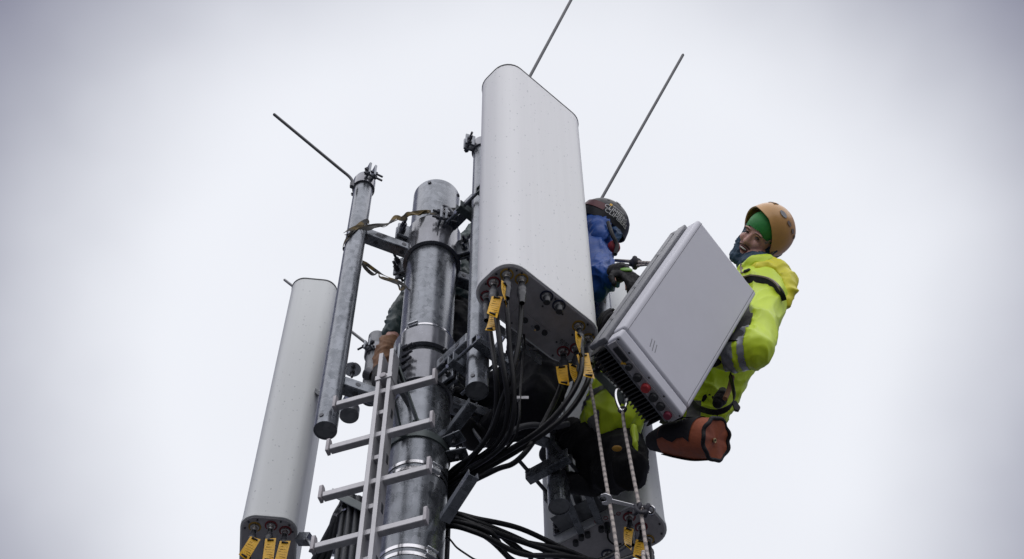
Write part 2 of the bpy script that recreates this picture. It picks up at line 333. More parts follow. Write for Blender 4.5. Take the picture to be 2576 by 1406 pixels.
M = dict(
    galv=galv('galvanised_steel', (0.07, 0.08, 0.093), (0.31, 0.33, 0.365), rough=0.27, metal=0.72, scale=52),
    galv_d=galv('galvanised_steel_dull', (0.10, 0.107, 0.117), (0.27, 0.28, 0.3), rough=0.4, metal=0.5, scale=52),
    collar=mat('collar_steel', (0.22, 0.226, 0.25), 0.2, 0.6, var=0.25, scale=14, stretch=(1, 1, 0.5)),
    bolt=mat('bolt_steel', (0.08, 0.083, 0.095), 0.4, 0.7, var=0.3, scale=60),
    rod=mat('weathered_rod', (0.11, 0.113, 0.12), 0.45, 0.5, var=0.12, scale=8),
    zinc=mat('bright_zinc', (0.55, 0.57, 0.6), 0.25, 0.9, var=0.2, scale=40),
    paint_green=mat('weathered_green_grey_steel', (0.09, 0.11, 0.11), 0.4, 0.3, var=0.25, scale=25, bump=0.1),
    alu=mat('aluminium', (0.44, 0.437, 0.455), 0.42, 0.5, var=0.16, scale=25, stretch=(1, 1, 0.3), bump=0.05),
    plastic=mat('end_tip_plastic', (0.42, 0.4, 0.42), 0.5, var=0.15, scale=60),
    steel=mat('stainless_steel', (0.62, 0.62, 0.64), 0.16, 1.0, var=0.12, scale=30),
    white=radome('white_radome', (0.84, 0.85, 0.86)),
    pale=radome('grey_green_radome', (0.69, 0.715, 0.715)),
    rim=mat('dark_edge_trim', (0.03, 0.033, 0.04), 0.4, var=0.2),
    plate=mat('antenna_base_plate', (0.40, 0.39, 0.41), 0.4, 0.15, var=0.14, scale=30, bump=0.05, bscale=200),
    red=mat('red_ring_paint', (0.23, 0.025, 0.035), 0.5, var=0.25, scale=60),
    yel=mat('yellow_ring_paint', (0.42, 0.25, 0.03), 0.5, var=0.25, scale=60),
    blu=mat('blue_ring_paint', (0.012, 0.02, 0.06), 0.5, var=0.2, scale=60),
    conn=mat('connector_metal', (0.5, 0.5, 0.5), 0.25, 0.9, var=0.25, scale=80),
    tape=mat('sealing_tape', (0.035, 0.037, 0.045), 0.42, var=0.3, scale=70, bump=0.3, bscale=140),
    cable=mat('black_cable_jacket', (0.007, 0.0075, 0.01), 0.42, spec=0.32, var=0.25, scale=50, bump=0.25, bscale=260, bdist=0.002),
    cable_g=mat('dusty_cable_jacket', (0.04, 0.043, 0.05), 0.5, var=0.3, scale=80, bump=0.35, bscale=320, bdist=0.002),
    tag=mat('yellow_tag', (0.80, 0.45, 0.02), 0.45, var=0.08, scale=40),
    ink=mat('black_print', (0.012, 0.012, 0.014), 0.6, var=0.0),
    box=mat('radio_cover', (0.60, 0.605, 0.66), 0.45, var=0.05, scale=4, bump=0.06, bscale=420, bdist=0.002),
    seam=mat('seam_shadow_gap', (0.05, 0.05, 0.06), 0.7, var=0.0),
    frame=mat('radio_back_frame', (0.17, 0.175, 0.19), 0.36, 0.3, var=0.2, scale=35),
    fin=mat('heat_sink_black', (0.03, 0.032, 0.036), 0.45, 0.3, var=0.2),
    redcap=mat('red_port_cap', (0.45, 0.03, 0.035), 0.45, var=0.15),
    magcap=mat('magenta_port_cap', (0.22, 0.02, 0.05), 0.45, var=0.15),
    black=mat('black_nylon', (0.010, 0.010, 0.013), 0.65, spec=0.3, var=0.3, scale=40, bump=0.2, bscale=200),
    orange=mat('orange_canvas', (0.31, 0.08, 0.033), 0.6, var=0.22, scale=14, bump=0.15, bscale=70, bdist=0.01),
    brass=mat('brass_eyelet', (0.5, 0.4, 0.22), 0.3, 0.9, var=0.15),
    hivis=mat('hi_vis_fabric', (0.56, 0.74, 0.012), 0.5, var=0.07, scale=6, bump=0.1, bscale=60, bdist=0.004, sheen=0.1),
    hood=mat('hi_vis_lining_yellow', (0.70, 0.66, 0.01), 0.5, var=0.08, scale=6, bump=0.1, bscale=60, bdist=0.004),
    refl=mat('reflective_tape', (0.27, 0.28, 0.31), 0.32, 0.35, var=0.18, scale=30),
    refl_d=mat('wet_reflective_tape', (0.13, 0.135, 0.14), 0.5, 0.1, var=0.2, scale=30),
    blue=mat('blue_rain_jacket', (0.009, 0.06, 0.27), 0.5, spec=0.25, var=0.25, scale=9, bump=0.2, bscale=40, bdist=0.006),
    blue2=mat('light_blue_hood_lining', (0.010, 0.05, 0.13), 0.65, var=0.35, scale=25, bump=0.5, bscale=40, bdist=0.01),
    navy=mat('navy_trousers', (0.008, 0.009, 0.014), 0.75, var=0.3, scale=12, bump=0.3, bscale=26, bdist=0.014, spec=0.25),
    trouser=mat('black_trousers', (0.007, 0.007, 0.009), 0.75, var=0.3, scale=14, bump=0.3, bscale=30, bdist=0.012, spec=0.25),
    green=mat('dark_green_jacket', (0.022, 0.05, 0.05), 0.5, var=0.25, scale=12, bump=0.3, bscale=30, bdist=0.012),
    tan=mat('tan_canvas', (0.27, 0.135, 0.065), 0.65, var=0.18, scale=18, bump=0.25, bscale=50, bdist=0.008),
    glove=mat('black_glove', (0.009, 0.009, 0.011), 0.65, spec=0.25, var=0.3, scale=40, bump=0.3, bscale=120),
    lime=mat('lime_glove_patch', (0.11, 0.27, 0.02), 0.5, var=0.2, scale=40),
    skin=mat('skin', (0.64, 0.36, 0.295), 0.45, var=0.14, scale=22),
    lip=mat('lips', (0.3, 0.085, 0.085), 0.4, var=0.1),
    teeth=mat('teeth', (0.7, 0.66, 0.6), 0.25, var=0.05),
    mouth=mat('mouth_inside', (0.05, 0.015, 0.015), 0.6, var=0.0),
    tagink=mat('faded_tag_print', (0.2, 0.1, 0.012), 0.6, var=0.0),
    beard=mat('beard_stubble', (0.13, 0.07, 0.045), 0.8, var=0.3, scale=120),
    eye=mat('eye', (0.06, 0.045, 0.04), 0.2, var=0.0),
    capg=mat('green_headband', (0.03, 0.25, 0.055), 0.65, var=0.12, scale=20),
    gaiter=mat('petrol_neck_gaiter', (0.012, 0.045, 0.085), 0.7, var=0.3, scale=30, bump=0.35, bscale=60, bdist=0.006),
    helm_o=mat('orange_helmet_shell', (0.58, 0.31, 0.10), 0.38, var=0.06, scale=12, coat=0.2),
    helm_k=mat('black_helmet_shell', (0.012, 0.013, 0.018), 0.42, var=0.2, scale=30, spec=0.35),
    helm_r=mat('dark_red_helmet_band', (0.10, 0.012, 0.02), 0.45, var=0.2),
    sticker=mat('white_sticker', (0.62, 0.62, 0.64), 0.5, var=0.1),
    strapb=mat('brown_strap', (0.22, 0.17, 0.15), 0.6, var=0.2),
    redcl=mat('red_neck_cloth', (0.28, 0.015, 0.025), 0.7, var=0.2),
    sock=mat('ochre_patch', (0.5, 0.26, 0.03), 0.7, var=0.2),
    ground=mat('wet_gravel', (0.085, 0.088, 0.095), 0.85, var=0.35, scale=0.6, bump=0.3, bscale=9, bdist=0.05),
    concrete=mat('concrete', (0.3, 0.29, 0.28), 0.8, var=0.15, scale=8, bump=0.15, bscale=50),
    sleeve=mat('silver_label', (0.55, 0.55, 0.57), 0.4, var=0.1),
)
def strap_mat():
    m = mat('two_tone_webbing', (0.02, 0.02, 0.02), 0.7, var=0.0)
    nt = m.node_tree; N = nt.nodes.new; L = nt.links.new; b = nt.nodes['Principled BSDF']
    tc = N('ShaderNodeTexCoord'); n = N('ShaderNodeTexNoise'); n.inputs['Scale'].default_value = 11; n.inputs['Detail'].default_value = 2
    L(tc.outputs['Object'], n.inputs['Vector'])
    r = N('ShaderNodeValToRGB'); r.color_ramp.elements[0].position = 0.48; r.color_ramp.elements[0].color = (0.02, 0.02, 0.018, 1)
    r.color_ramp.elements[1].position = 0.62; r.color_ramp.elements[1].color = (0.17, 0.11, 0.02, 1)
    L(n.outputs['Fac'], r.inputs['Fac']); L(r.outputs['Color'], b.inputs['Base Color'])
    return m
M['strap'] = strap_mat()
def rope_mat():
    m = mat('rope_sheath', (0.42, 0.37, 0.34), 0.75, var=0.1, scale=60)
    nt = m.node_tree; N = nt.nodes.new; L = nt.links.new; b = nt.nodes['Principled BSDF']
    tc = N('ShaderNodeTexCoord'); sp = N('ShaderNodeSeparateXYZ'); L(tc.outputs['UV'], sp.inputs[0])
    # dark tracer yarns: dashes along the rope
    w = N('ShaderNodeMath'); w.operation = 'FRACT'; L(sp.outputs['Y'], w.inputs[0])
    g = N('ShaderNodeMath'); g.operation = 'LESS_THAN'; g.inputs[1].default_value = 0.42; L(w.outputs[0], g.inputs[0])
    ax = N('ShaderNodeMath'); ax.operation = 'MULTIPLY'; ax.inputs[1].default_value = 9.0; L(sp.outputs['X'], ax.inputs[0])
    ay = N('ShaderNodeMath'); ay.operation = 'MULTIPLY_ADD'; ay.inputs[1].default_value = 7.0; L(sp.outputs['Y'], ay.inputs[0]); L(ax.outputs[0], ay.inputs[2])
    fr = N('ShaderNodeMath'); fr.operation = 'FRACT'; L(ay.outputs[0], fr.inputs[0])
    g2 = N('ShaderNodeMath'); g2.operation = 'LESS_THAN'; g2.inputs[1].default_value = 0.5; L(fr.outputs[0], g2.inputs[0])
    gm = N('ShaderNodeMath'); gm.operation = 'MULTIPLY'; L(g.outputs[0], gm.inputs[0]); L(g2.outputs[0], gm.inputs[1])
    mx = N('ShaderNodeMix'); mx.data_type = 'RGBA'; mx.inputs['A'].default_value = (0.42, 0.37, 0.34, 1); mx.inputs['B'].default_value = (0.03, 0.03, 0.04, 1)
    L(gm.outputs[0], mx.inputs['Factor']); L(mx.outputs['Result'], b.inputs['Base Color'])
    return m
M['rope'] = rope_mat()

# ------------------------------------------------------------------ ground
g = MB(); n = 24
for j in range(n + 1):
    for i in range(n + 1):
        x = (i / n * 2 - 1); y = (j / n * 2 - 1)
        x = math.copysign(abs(x) ** 2.2, x) * 1500; y = math.copysign(abs(y) ** 2.2, y) * 1500
        d = math.hypot(x, y)
        g.v.append(Vector((x, y, (noise.noise(Vector((x, y, 0)) * 0.012) * min(d * 0.02, 3.0)) if d > 20 else 0.0)))
for j in range(n):
    for i in range(n):
        g.f.append([j * (n + 1) + i, j * (n + 1) + i + 1, (j + 1) * (n + 1) + i + 1, (j + 1) * (n + 1) + i]); g.mi.append(0)
o = g.build('ground', M['ground'], loc=(0, 0, 0)); o['kind'] = 'structure'

# ------------------------------------------------------------------ mast
MX, MY, MR = -0.364, 3.70, 0.1125
MC = Vector((MX, MY, 0))
def zf(v, r=MR): return zat(v, MY - r)          # height of a mark seen on the front of the mast
ZTOP = zf(450)
mast = thing('steel_mast', 'tall galvanised round steel mast carrying all the antennas', 'mast', (MX, MY, 0))
b = MB(); zs = zf(984)
b.lathe([(0, 0.03), (0.13, 0.03), (0.125, 2.5), (MR + 0.006, zs - 0.02), (MR + 0.004, zs), (MR, zs + 0.004), (MR, ZTOP), (MR - 0.008, ZTOP), (MR - 0.008, ZTOP - 0.3), (0, ZTOP - 0.3)], MC, Z, 64)
b.build('shaft', M['galv'], mast)
b = MB().cyl(MC + Z * 0.0, MC + Z * 0.035, 0.3, n=40)
for i in range(8):
    t = i * math.pi / 4; b.hexbolt(MC + Vector((math.cos(t) * 0.24, math.sin(t) * 0.24, 0.036)), Z, 0.03, 0.025, 0.05, 0.016)
b.build('base_flange', M['galv_d'], mast, 0.003)
b = MB()
for a in (-105, -20): 
    t = math.radians(a); d = Vector((math.cos(t), math.sin(t), 0))
    b.cyl(MC + d * (MR - 0.002) + Z * (ZTOP - 0.03), MC + d * (MR + 0.006) + Z * (ZTOP - 0.03), 0.009, n=10)
b.build_split('plug', M['bolt'], mast)

def lugs(p, ang, z0, z1, r, ln=0.06, gap=0.012, th=0.012):
    """two clamp ears standing out radially, with two cross bolts"""
    t = math.radians(ang); d = Vector((math.cos(t), math.sin(t), 0)); s = Vector((-math.sin(t), math.cos(t), 0))
    zc = (z0 + z1) / 2; c = MC + d * (r + ln / 2 - 0.006) + Z * zc
    b = MB()
    for k in (-1, 1): b.box(c + s * (k * (gap / 2 + th / 2)), d, s, Z, ln / 2, th / 2, (z1 - z0) / 2 * 0.96)
    b.build_split('clamp_ear', M['galv'], p, 0.003)
    for h in (0.25, 0.75):
        q = MC + d * (r + ln * 0.55) + Z * (z0 + (z1 - z0) * h); b = MB()
        b.cyl(q - s * 0.05, q + s * 0.065, 0.0065, n=8)
        for k, e in ((-1, 0.018), (1, 0.018)): b.hexbolt(q + s * (k * (gap / 2 + th)), s * k, 0.0135, 0.012)
        b.hexbolt(q + s * (gap / 2 + th + 0.013), s, 0.0125, 0.01)
        b.build('bolt', M['bolt'], p)

def collar(v_top, v_bot, angs, th=0.012, group_label=''):
    z1 = zf(v_top); z0 = zf(v_bot, MR + th); r = MR + 0.001
    p = MB().lathe([(r, z0), (r + th, z0), (r + th, z1), (r, z1)], MC, Z, 64, closed_prof=True).build('collar', M['collar'], mast, 0.0015)
    for a in angs: lugs(p, a, z0, z1, r + th)
    return z0, z1, r + th
collar(548, 569, (-72, 205, 60), 0.016)
collar(577, 605, (-18, 160), 0.018)
collar(828, 858, (-8, 150), 0.021)
collar(882, 912, (-40, 235), 0.012)
collar(916, 947, (-40, 235), 0.013)
# straight-worm and banding clamps
for v, two in ((816, False), (1163, True), (1375, True)):
    z = zf(v)
    b = MB()
    for k in range(2 if two else 1):
        zz = z - k * 0.036
        b.lathe([(MR + 0.006, zz - 0.005), (MR + 0.0085, zz - 0.005), (MR + 0.0085, zz + 0.005), (MR + 0.006, zz + 0.005)] if not two else
                [(MR + 0.007, zz - 0.008), (MR + 0.0095, zz - 0.008), (MR + 0.0095, zz + 0.008), (MR + 0.007, zz + 0.008)], MC, Z, 64, closed_prof=True)
    bd = b.build('steel_band', M['steel'], mast)
    t = math.radians(-112 if not two else -50); d = Vector((math.cos(t), math.sin(t), 0)); s = Vector((-math.sin(t), math.cos(t), 0))
    b = MB().box(MC + d * (MR + 0.012) + Z * (z - (0.018 if two else 0)), s, d, Z, 0.02, 0.006, 0.012)
    b.cyl(MC + d * (MR + 0.02) + Z * z - s * 0.022, MC + d * (MR + 0.02) + Z * z + s * 0.024, 0.0055, n=8)
    b.build('band_buckle', M['zinc'], bd, 0.002)
# ring bracket low on the right with two ears
zl = zf(1092)
p = MB().lathe([(MR + 0.006, zl - 0.02), (MR + 0.013, zl - 0.02), (MR + 0.013, zl + 0.02), (MR + 0.006, zl + 0.02)], MC, Z, 64, closed_prof=True).build('ring_bracket', M['paint_green'], mast)
for ang, dz in ((-28, 0.02), (-14, -0.03)):
    t = math.radians(ang); d = Vector((math.cos(t), math.sin(t), 0)); s = Vector((-math.sin(t), math.cos(t), 0))
    c = MC + d * (MR + 0.045) + Z * (zl + dz)
    MB().box(c, d, s, Z, 0.04, 0.028, 0.004).build('ear', M['galv'], p, 0.003)
    MB().cyl(c - Z * 0.03, c + Z * 0.04, 0.008, n=8).hexbolt(c + Z * 0.005, Z, 0.015, 0.012).build('bolt', M['bolt'], p)

# ------------------------------------------------------------------ antenna support pipes
PR = 0.0445
def pipe_body(root, x, y, z0, z1, m='galv', r=PR):
    c = Vector((x, y, 0))
    MB().lathe([(r - 0.004, z0 + 0.05), (r - 0.004, z0), (r, z0), (r, z1), (r - 0.004, z1), (r - 0.004, z1 - 0.06)], c, Z, 40).build('pipe', M[m], root)
    MB().cyl(c + Z * (z0 + 0.004), c + Z * (z0 + 0.012), r - 0.002, n=40).build('bottom_cap', M['galv_d'], root)
    t = math.radians(250); d = Vector((math.cos(t), math.sin(t), 0))
    MB().cyl(c + d * (r - 0.003) + Z * (z0 + 0.04), c + d * (r + 0.003) + Z * (z0 + 0.04), 0.009, n=12).build('plug', M['bolt'], root)
def top_clamp(root, x, y, z, ang, r=PR, h=0.06):
    """band clamp at the head of a pipe: ring, two ears, upright jaws and bolts"""
    c = Vector((x, y, z)); t = math.radians(ang); d = Vector((math.cos(t), math.sin(t), 0)); s = Vector((-math.sin(t), math.cos(t), 0))
    p = MB().lathe([(r + 0.0005, -h / 2), (r + 0.009, -h / 2), (r + 0.009, h / 2), (r + 0.0005, h / 2)], c, Z, 32, closed_prof=True).build('top_clamp', M['collar'], root, 0.001)
    b = MB()
    for k in (-1, 1):
        b.box(c + d * (r + 0.024) + s * (k * 0.014) + Z * 0.028, d, s, Z, 0.024, 0.0055, h / 2 + 0.01)
        b.box(c - d * (r + 0.016) + s * (k * 0.014), d, s, Z, 0.016, 0.0055, h / 2)
    b.build_split('jaw', M['galv'], p, 0.002)
    for q in (d * (r + 0.03) + Z * 0.025, d * (r + 0.03) - Z * 0.012, -d * (r + 0.02)):
        b = MB().cyl(c + q - s * 0.035, c + q + s * 0.06, 0.0055, n=8)
        b.hexbolt(c + q + s * 0.02, s, 0.0115, 0.01); b.hexbolt(c + q - s * 0.02, -s, 0.0115, 0.01)
        b.build('bolt', M['bolt'], p)
def arm(root, x, y, z, w=0.055, to=None, m='galv'):
    to = to or MC
    a = Vector((x, y, z)); e = Vector((to.x, to.y, z)); d = (e - a).normalized()
    p = MB().bar(a + d * (PR - 0.006), e - d * (MR + 0.004), w, w).build('arm', M[m], root, 0.005)
    s = d.cross(Z)
    for k in (0.05, (e - a).length - MR - PR - 0.035):
        q = a + d * (PR + k)
        MB().cyl(q - s * (w / 2 + 0.0012) , q + s * (w / 2 + 0.0012), 0.011, n=14).cyl(q - Z * (w / 2 + 0.0012), q + Z * (w / 2 + 0.0012), 0.011, n=14).build('bolt_hole_plug', M['bolt'], p)
    return p

LX, LY = -0.700, 3.55
lp = thing('support_pipe', 'free galvanised support pipe with no antenna, left of the mast', 'pipe', (LX, LY, 6.2), 'antenna support pipes')
pipe_body(lp, LX, LY, P(818, 1083, LY).z, P(917, 452, LY).z)
top_clamp(lp, LX, LY, P(915, 468, LY).z, -60, h=0.075)
arm(lp, LX, LY, zat(582, LY)); arm(lp, LX, LY, zat(958, LY))
DX, DY = -0.135, 3.45
mp_ = thing('support_pipe', 'galvanised support pipe right of the mast, behind the big white antenna', 'pipe', (DX, DY, 6.3), 'antenna support pipes')
pipe_body(mp_, DX, DY, P(1203, 983, DY).z, P(1205, 365, DY).z)
top_clamp(mp_, DX, DY, P(1205, 376, DY).z, 200, h=0.075)
arm(mp_, DX, DY, zat(488, DY)); arm(mp_, DX, DY, zat(842, DY), 0.06)
RX, RY = 0.176, 3.95
rp_ = thing('support_pipe', 'short looking support pipe below the black cables, before the rear antenna', 'pipe', (RX, RY, 6.2), 'antenna support pipes')
pipe_body(rp_, RX, RY, P(1405, 1275, RY).z, 8.15)
arm(rp_, RX, RY, 7.62); arm(rp_, RX, RY, 6.66)
top_clamp(rp_, RX, RY, 8.1, 60)
BX, BY = -0.655, 4.25
bp_ = thing('support_pipe', 'support pipe behind the ladder top, half hidden by the tan leg', 'pipe', (BX, BY, 7.3), 'antenna support pipes')
BZT = P(950, 850, BY).z
pipe_body(bp_, BX, BY, P(940, 1003, BY).z, BZT, 'galv_d')
top_clamp(bp_, BX, BY, P(950, 893, BY).z + 0.01, 60)
arm(bp_, BX, BY, 7.50, m='galv_d')
SX = P(1514, 780, 3.80)
sp_ = thing('support_pipe', 'bare pipe seen between the big white antenna and the tilted radio unit', 'pipe', (SX.x, 3.80, 6.8), 'antenna support pipes')
pipe_body(sp_, SX.x, 3.80, P(1514, 895, 3.80).z, P(1514, 660, 3.80).z)
MB().bar(Vector((SX.x, 3.80, 7.08)), Vector((RX, RY, 7.08)), 0.05, 0.05).build('arm', M['galv_d'], sp_, 0.004)

# ------------------------------------------------------------------ lightning rods
def rod(u0, v0, y0, u1, v1, y1, label, r=0.0075):
    a = P(u0, v0, y0); e = P(u1, v1, y1); d = (e - a).normalized()
    t = thing('lightning_rod', label, 'rod', a, 'air terminal rods')
    b = MB(); h = a - Z * 0.06
    b.tube([h, a - Z * 0.02, a + d * 0.025, a + d * 0.08], r, 10, 5); b.cyl(a + d * 0.08, e, r, n=12)
    b.ell(e, r, n=10)
    b.build('shaft', M['rod'], t)
    MB().cyl(h - Z * 0.01, h + Z * 0.03, r * 1.5, n=6).build('foot_nut', M['bolt'], t)
rod(888, 452, 3.50, 690, 288, 3.30, 'thin grey rod pointing up left from the free pipe')
rod(1236, 372, 3.40, 1500, -118, 3.10, 'long rod rising from behind the big white antenna out of frame', 0.008)
rod(1438, 632, 3.93, 1718, 138, 3.60, 'thin rod rising above the black helmet', 0.008)
rod(933, 872, 4.22, 716, 704, 4.75, 'thin rod passing behind the free pipe and left antenna')

# ------------------------------------------------------------------ ladder
LDX, LDY = P(946, 1207, 3.42).x, 3.42
ra = math.radians(-17.9); RD = Vector((math.cos(ra), math.sin(ra), 0)); RN = Vector((-RD.y, RD.x, 0))   # along rung, away from viewer
LT = zat(898, LDY)
lad = thing('mast_ladder', 'aluminium centre-rail climbing ladder fixed along the front of the mast', 'ladder', (LDX, LDY, 0))
LC = Vector((LDX, LDY, 0))
for k, dz in ((-1, 0.0), (1, 0.012)):
    c = LC + RD * (k * 0.0215)
    MB().box(c + Z * ((LT + dz) / 2 + 0.02), RD, RN, Z, 0.0085, 0.03, (LT + dz) / 2 - 0.02).build('rail', M['alu'], lad, 0.002)
zr0 = (zat(986, LDY) + 0.0); step = 0.262
zr = [zr0 - i * step for i in range(0, 24)]
for i, z in enumerate(zr):
    if z < 0.3: break
    c = LC + Z * z
    r = MB().box(c, RD, RN, Z, 0.192, 0.0135, 0.0135).build('rung', M['alu'], lad, 0.003)
    for k in (-1, 1):
        poly = [(-0.0145, -0.0145), (0.0145, -0.0145), (0.0145, 0.02), (0.0145, 0.05), (0.008, 0.06), (-0.008, 0.06), (-0.0145, 0.05), (-0.0145, 0.02)]
        MB().prism(poly, c + RD * (k * 0.192 - 0.004), RN, Z, RD * k, 0.012).build('end_tip', M['plastic'], r, 0.002)
    q = MB().box(c + RD * 0.0 - Z * step / 2, RD, RN, Z, 0.013, 0.012, 0.012).build('spacer', M['alu'], lad, 0.002)
    MB().box(c + RD * 0.0305 - Z * step * 0.52 + RN * 0.006, RD, RN, Z, 0.0012, 0.009, 0.022).build('slot', M['bolt'], lad)
zc = zat(962, LDY)
p = MB().box(LC + Z * zc, RD, RN, Z, 0.034, 0.034, 0.014).build('rail_coupling', M['alu'], lad, 0.002)
MB().cyl(LC + Z * zc - RN * 0.034, LC + Z * zc - RN * 0.042, 0.013, n=14).build('rivet', M['plastic'], p)
# jaw plates and stays from the rail head to the mast
for u0, v0, u1, v1 in ((1003, 925, 1052, 1066), (988, 1000, 1008, 1088)):
    a = P(u0, v0, 3.45); e = P(u1, v1, 3.575)
    s = MB().bar(a, e, 0.008, 0.034, Y).build('stay', M['paint_green'], lad, 0.002)
    MB().box(e + Z * 0.0, X, Y, Z, 0.022, 0.006, 0.02).build('foot', M['paint_green'], s, 0.003)
for k in (-1, 1):
    MB().box(LC + RN * 0.055 + RD * (0.0 + k * 0.012) + Z * (LT - 0.03), RD, RN, Z, 0.005, 0.02, 0.05).build('jaw', M['galv'], lad, 0.003)
MB().bar(LC + RN * 0.03 + Z * (LT - 0.06), MC - RN * 0.10 + Z * (LT - 0.06), 0.02, 0.04).build('stand_off', M['galv_d'], lad, 0.003)
for z in (5.4, 4.2, 3.0, 1.8, 0.6):
    MB().bar(LC + RN * 0.03 + Z * z, MC - RN * 0.10 + Z * z, 0.02, 0.04).build('stand_off', M['galv_d'], lad, 0.003)

# ------------------------------------------------------------------ panel antennas
def rrect(w, d, r, k=8):
    o = []
    for cx, cy, a0 in ((w / 2 - r, d / 2 - r, 0), (-w / 2 + r, d / 2 - r, 90), (-w / 2 + r, -d / 2 + r, 180), (w / 2 - r, -d / 2 + r, 270)):
        for i in range(k + 1):
            t = math.radians(a0 + 90 * i / k); o.append((cx + r * math.cos(t), cy + r * math.sin(t)))
    return o
def panel(cx, cy, z0, z1, el, label, m='white', w=0.515, d=0.23, r=0.088):
    el = Vector((el[0], el[1], 0)).normalized(); en = Vector((el.y, -el.x, 0))     # long axis, front normal
    c = Vector((cx, cy, 0)); t = thing('panel_antenna', label, 'antenna', (cx, cy, z0), 'sector panel antennas')
    b = MB(); b.prism(rrect(w, d, r), c + Z * z0, el, en, Z, z1 - z0); b.build('radome', M[m], t, ang=30)
    MB().prism(rrect(w + 0.004, d + 0.004, r), c + Z * (z1 - 0.006), el, en, Z, 0.012).build('top_rim', M['rim'], t, 0.003)
    b = MB().prism(rrect(w + 0.005, d + 0.005, r), c + Z * (z0 - 0.006), el, en, Z, 0.02); b.build('bottom_lip', M[m], t, 0.002)
    pl = MB().prism(rrect(w - 0.012, d - 0.012, r - 0.006), c + Z * (z0 - 0.010), el, en, Z, 0.016).build('bottom_plate', M['plate'], t, 0.001)
    b = MB()
    for (x, y) in rrect(w - 0.035, d - 0.035, r - 0.02, 2): b.cyl(c + el * x + en * y + Z * (z0 - 0.0135), c + el * x + en * y + Z * (z0 - 0.010), 0.0045, n=8)
    b.build_split('screw', M['bolt'], pl)
    return dict(t=t, pl=pl, c=c, el=el, en=en, z0=z0, z1=z1, w=w, d=d)
def port(A, u, v, ring, cap=False, R=0.0262):
    """coloured ring, metal socket; returns the point where the plug leaves"""
    q = PZ(u, v, A['z0'] - 0.010); p = A['pl']
    rg = MB().lathe([(R - 0.006, 0), (R - 0.006, -0.0025), (R, -0.0025), (R, 0)], q, Z, 28, closed_prof=True).build('port_ring', M[ring], p)
    MB().lathe([(0, 0), (0.018, 0), (0.018, -0.006), (0.013, -0.008), (0.013, -0.03), (0, -0.03)], q, Z, 20).build('socket', M['conn'], p)
    if cap: MB().lathe([(0, -0.012), (0.0145, -0.012), (0.0145, -0.042), (0.012, -0.046), (0, -0.046)], q, Z, 18).build('port_cap', M['rim'], p)
    return q
MA = panel(0.0964, 3.278, 6.6, 8.41, (0.731, 0.682), 'big white panel antenna standing in front, right of the mast')
RA = panel(0.368, 4.266, 6.4, 8.21, (-0.829, 0.559), 'rear panel antenna behind the hanging ropes, seen from its bracket side', 'pale')
LA = panel(-1.03, 4.195 + 0.25, 6.5, 8.325, (0.12, -0.99), 'panel antenna at far left behind the free pipe, seen edge on', 'pale', r=0.07)

# hardware strip, sockets and print on the big antenna's base
q = PZ(1335, 812, MA['z0'] - 0.010); el, en = MA['el'], MA['en']
st = MB().box(q - Z * 0.002, el, en, Z, 0.085, 0.022, 0.002).build('socket_strip', M['plate'], MA['pl'], 0.001)
for u, v in ((1321, 803), (1351, 822), (1370, 834)):
    z = PZ(u, v, MA['z0'] - 0.010); MB().cyl(z, z - Z * 0.012, 0.0115, n=18).build('round_socket', M['rim'], MA['pl'])
z = PZ(1338, 820, MA['z0'] - 0.012); MB().cyl(z, z - Z * 0.03 + X * 0.012, 0.005, n=8).build('pin', M['zinc'], MA['pl'])
def word(txt, o, ea, eb, size, mt, parent, name='lettering', th=0.0006):
    cu = bpy.data.curves.new(name, 'FONT'); cu.body = txt; cu.size = size; cu.align_x = 'CENTER'; cu.align_y = 'CENTER'
    ob = bpy.data.objects.new(name, cu); col.objects.link(ob)
    dg = bpy.context.evaluated_depsgraph_get(); me = bpy.data.meshes.new_from_object(ob.evaluated_get(dg))
    bpy.data.objects.remove(ob); bpy.data.curves.remove(cu)
    o = Vector(o); org = ORG[parent]
    for vv in me.vertices: vv.co = o + ea * vv.co.x + eb * vv.co.y - org
    return finish(me, name, mt, parent, org)
word('B2/B3', PZ(1420, 862, 6.5885), el, en, 0.018, M['ink'], MA['pl'])
word('Y1 R1', PZ(1416, 869, 6.5885), el, en, 0.016, M['ink'], MA['pl'])
for (u, v) in ((1365, 770), (1397, 752), (1415, 790), (1287, 812), (1440, 905), (1400, 860), (1440, 842), (1300, 680)):
    z = PZ(u, v, 6.5898); MB().cyl(z, z - Z * 0.003, 0.004, n=8).build('screw', M['bolt'], MA['pl'])

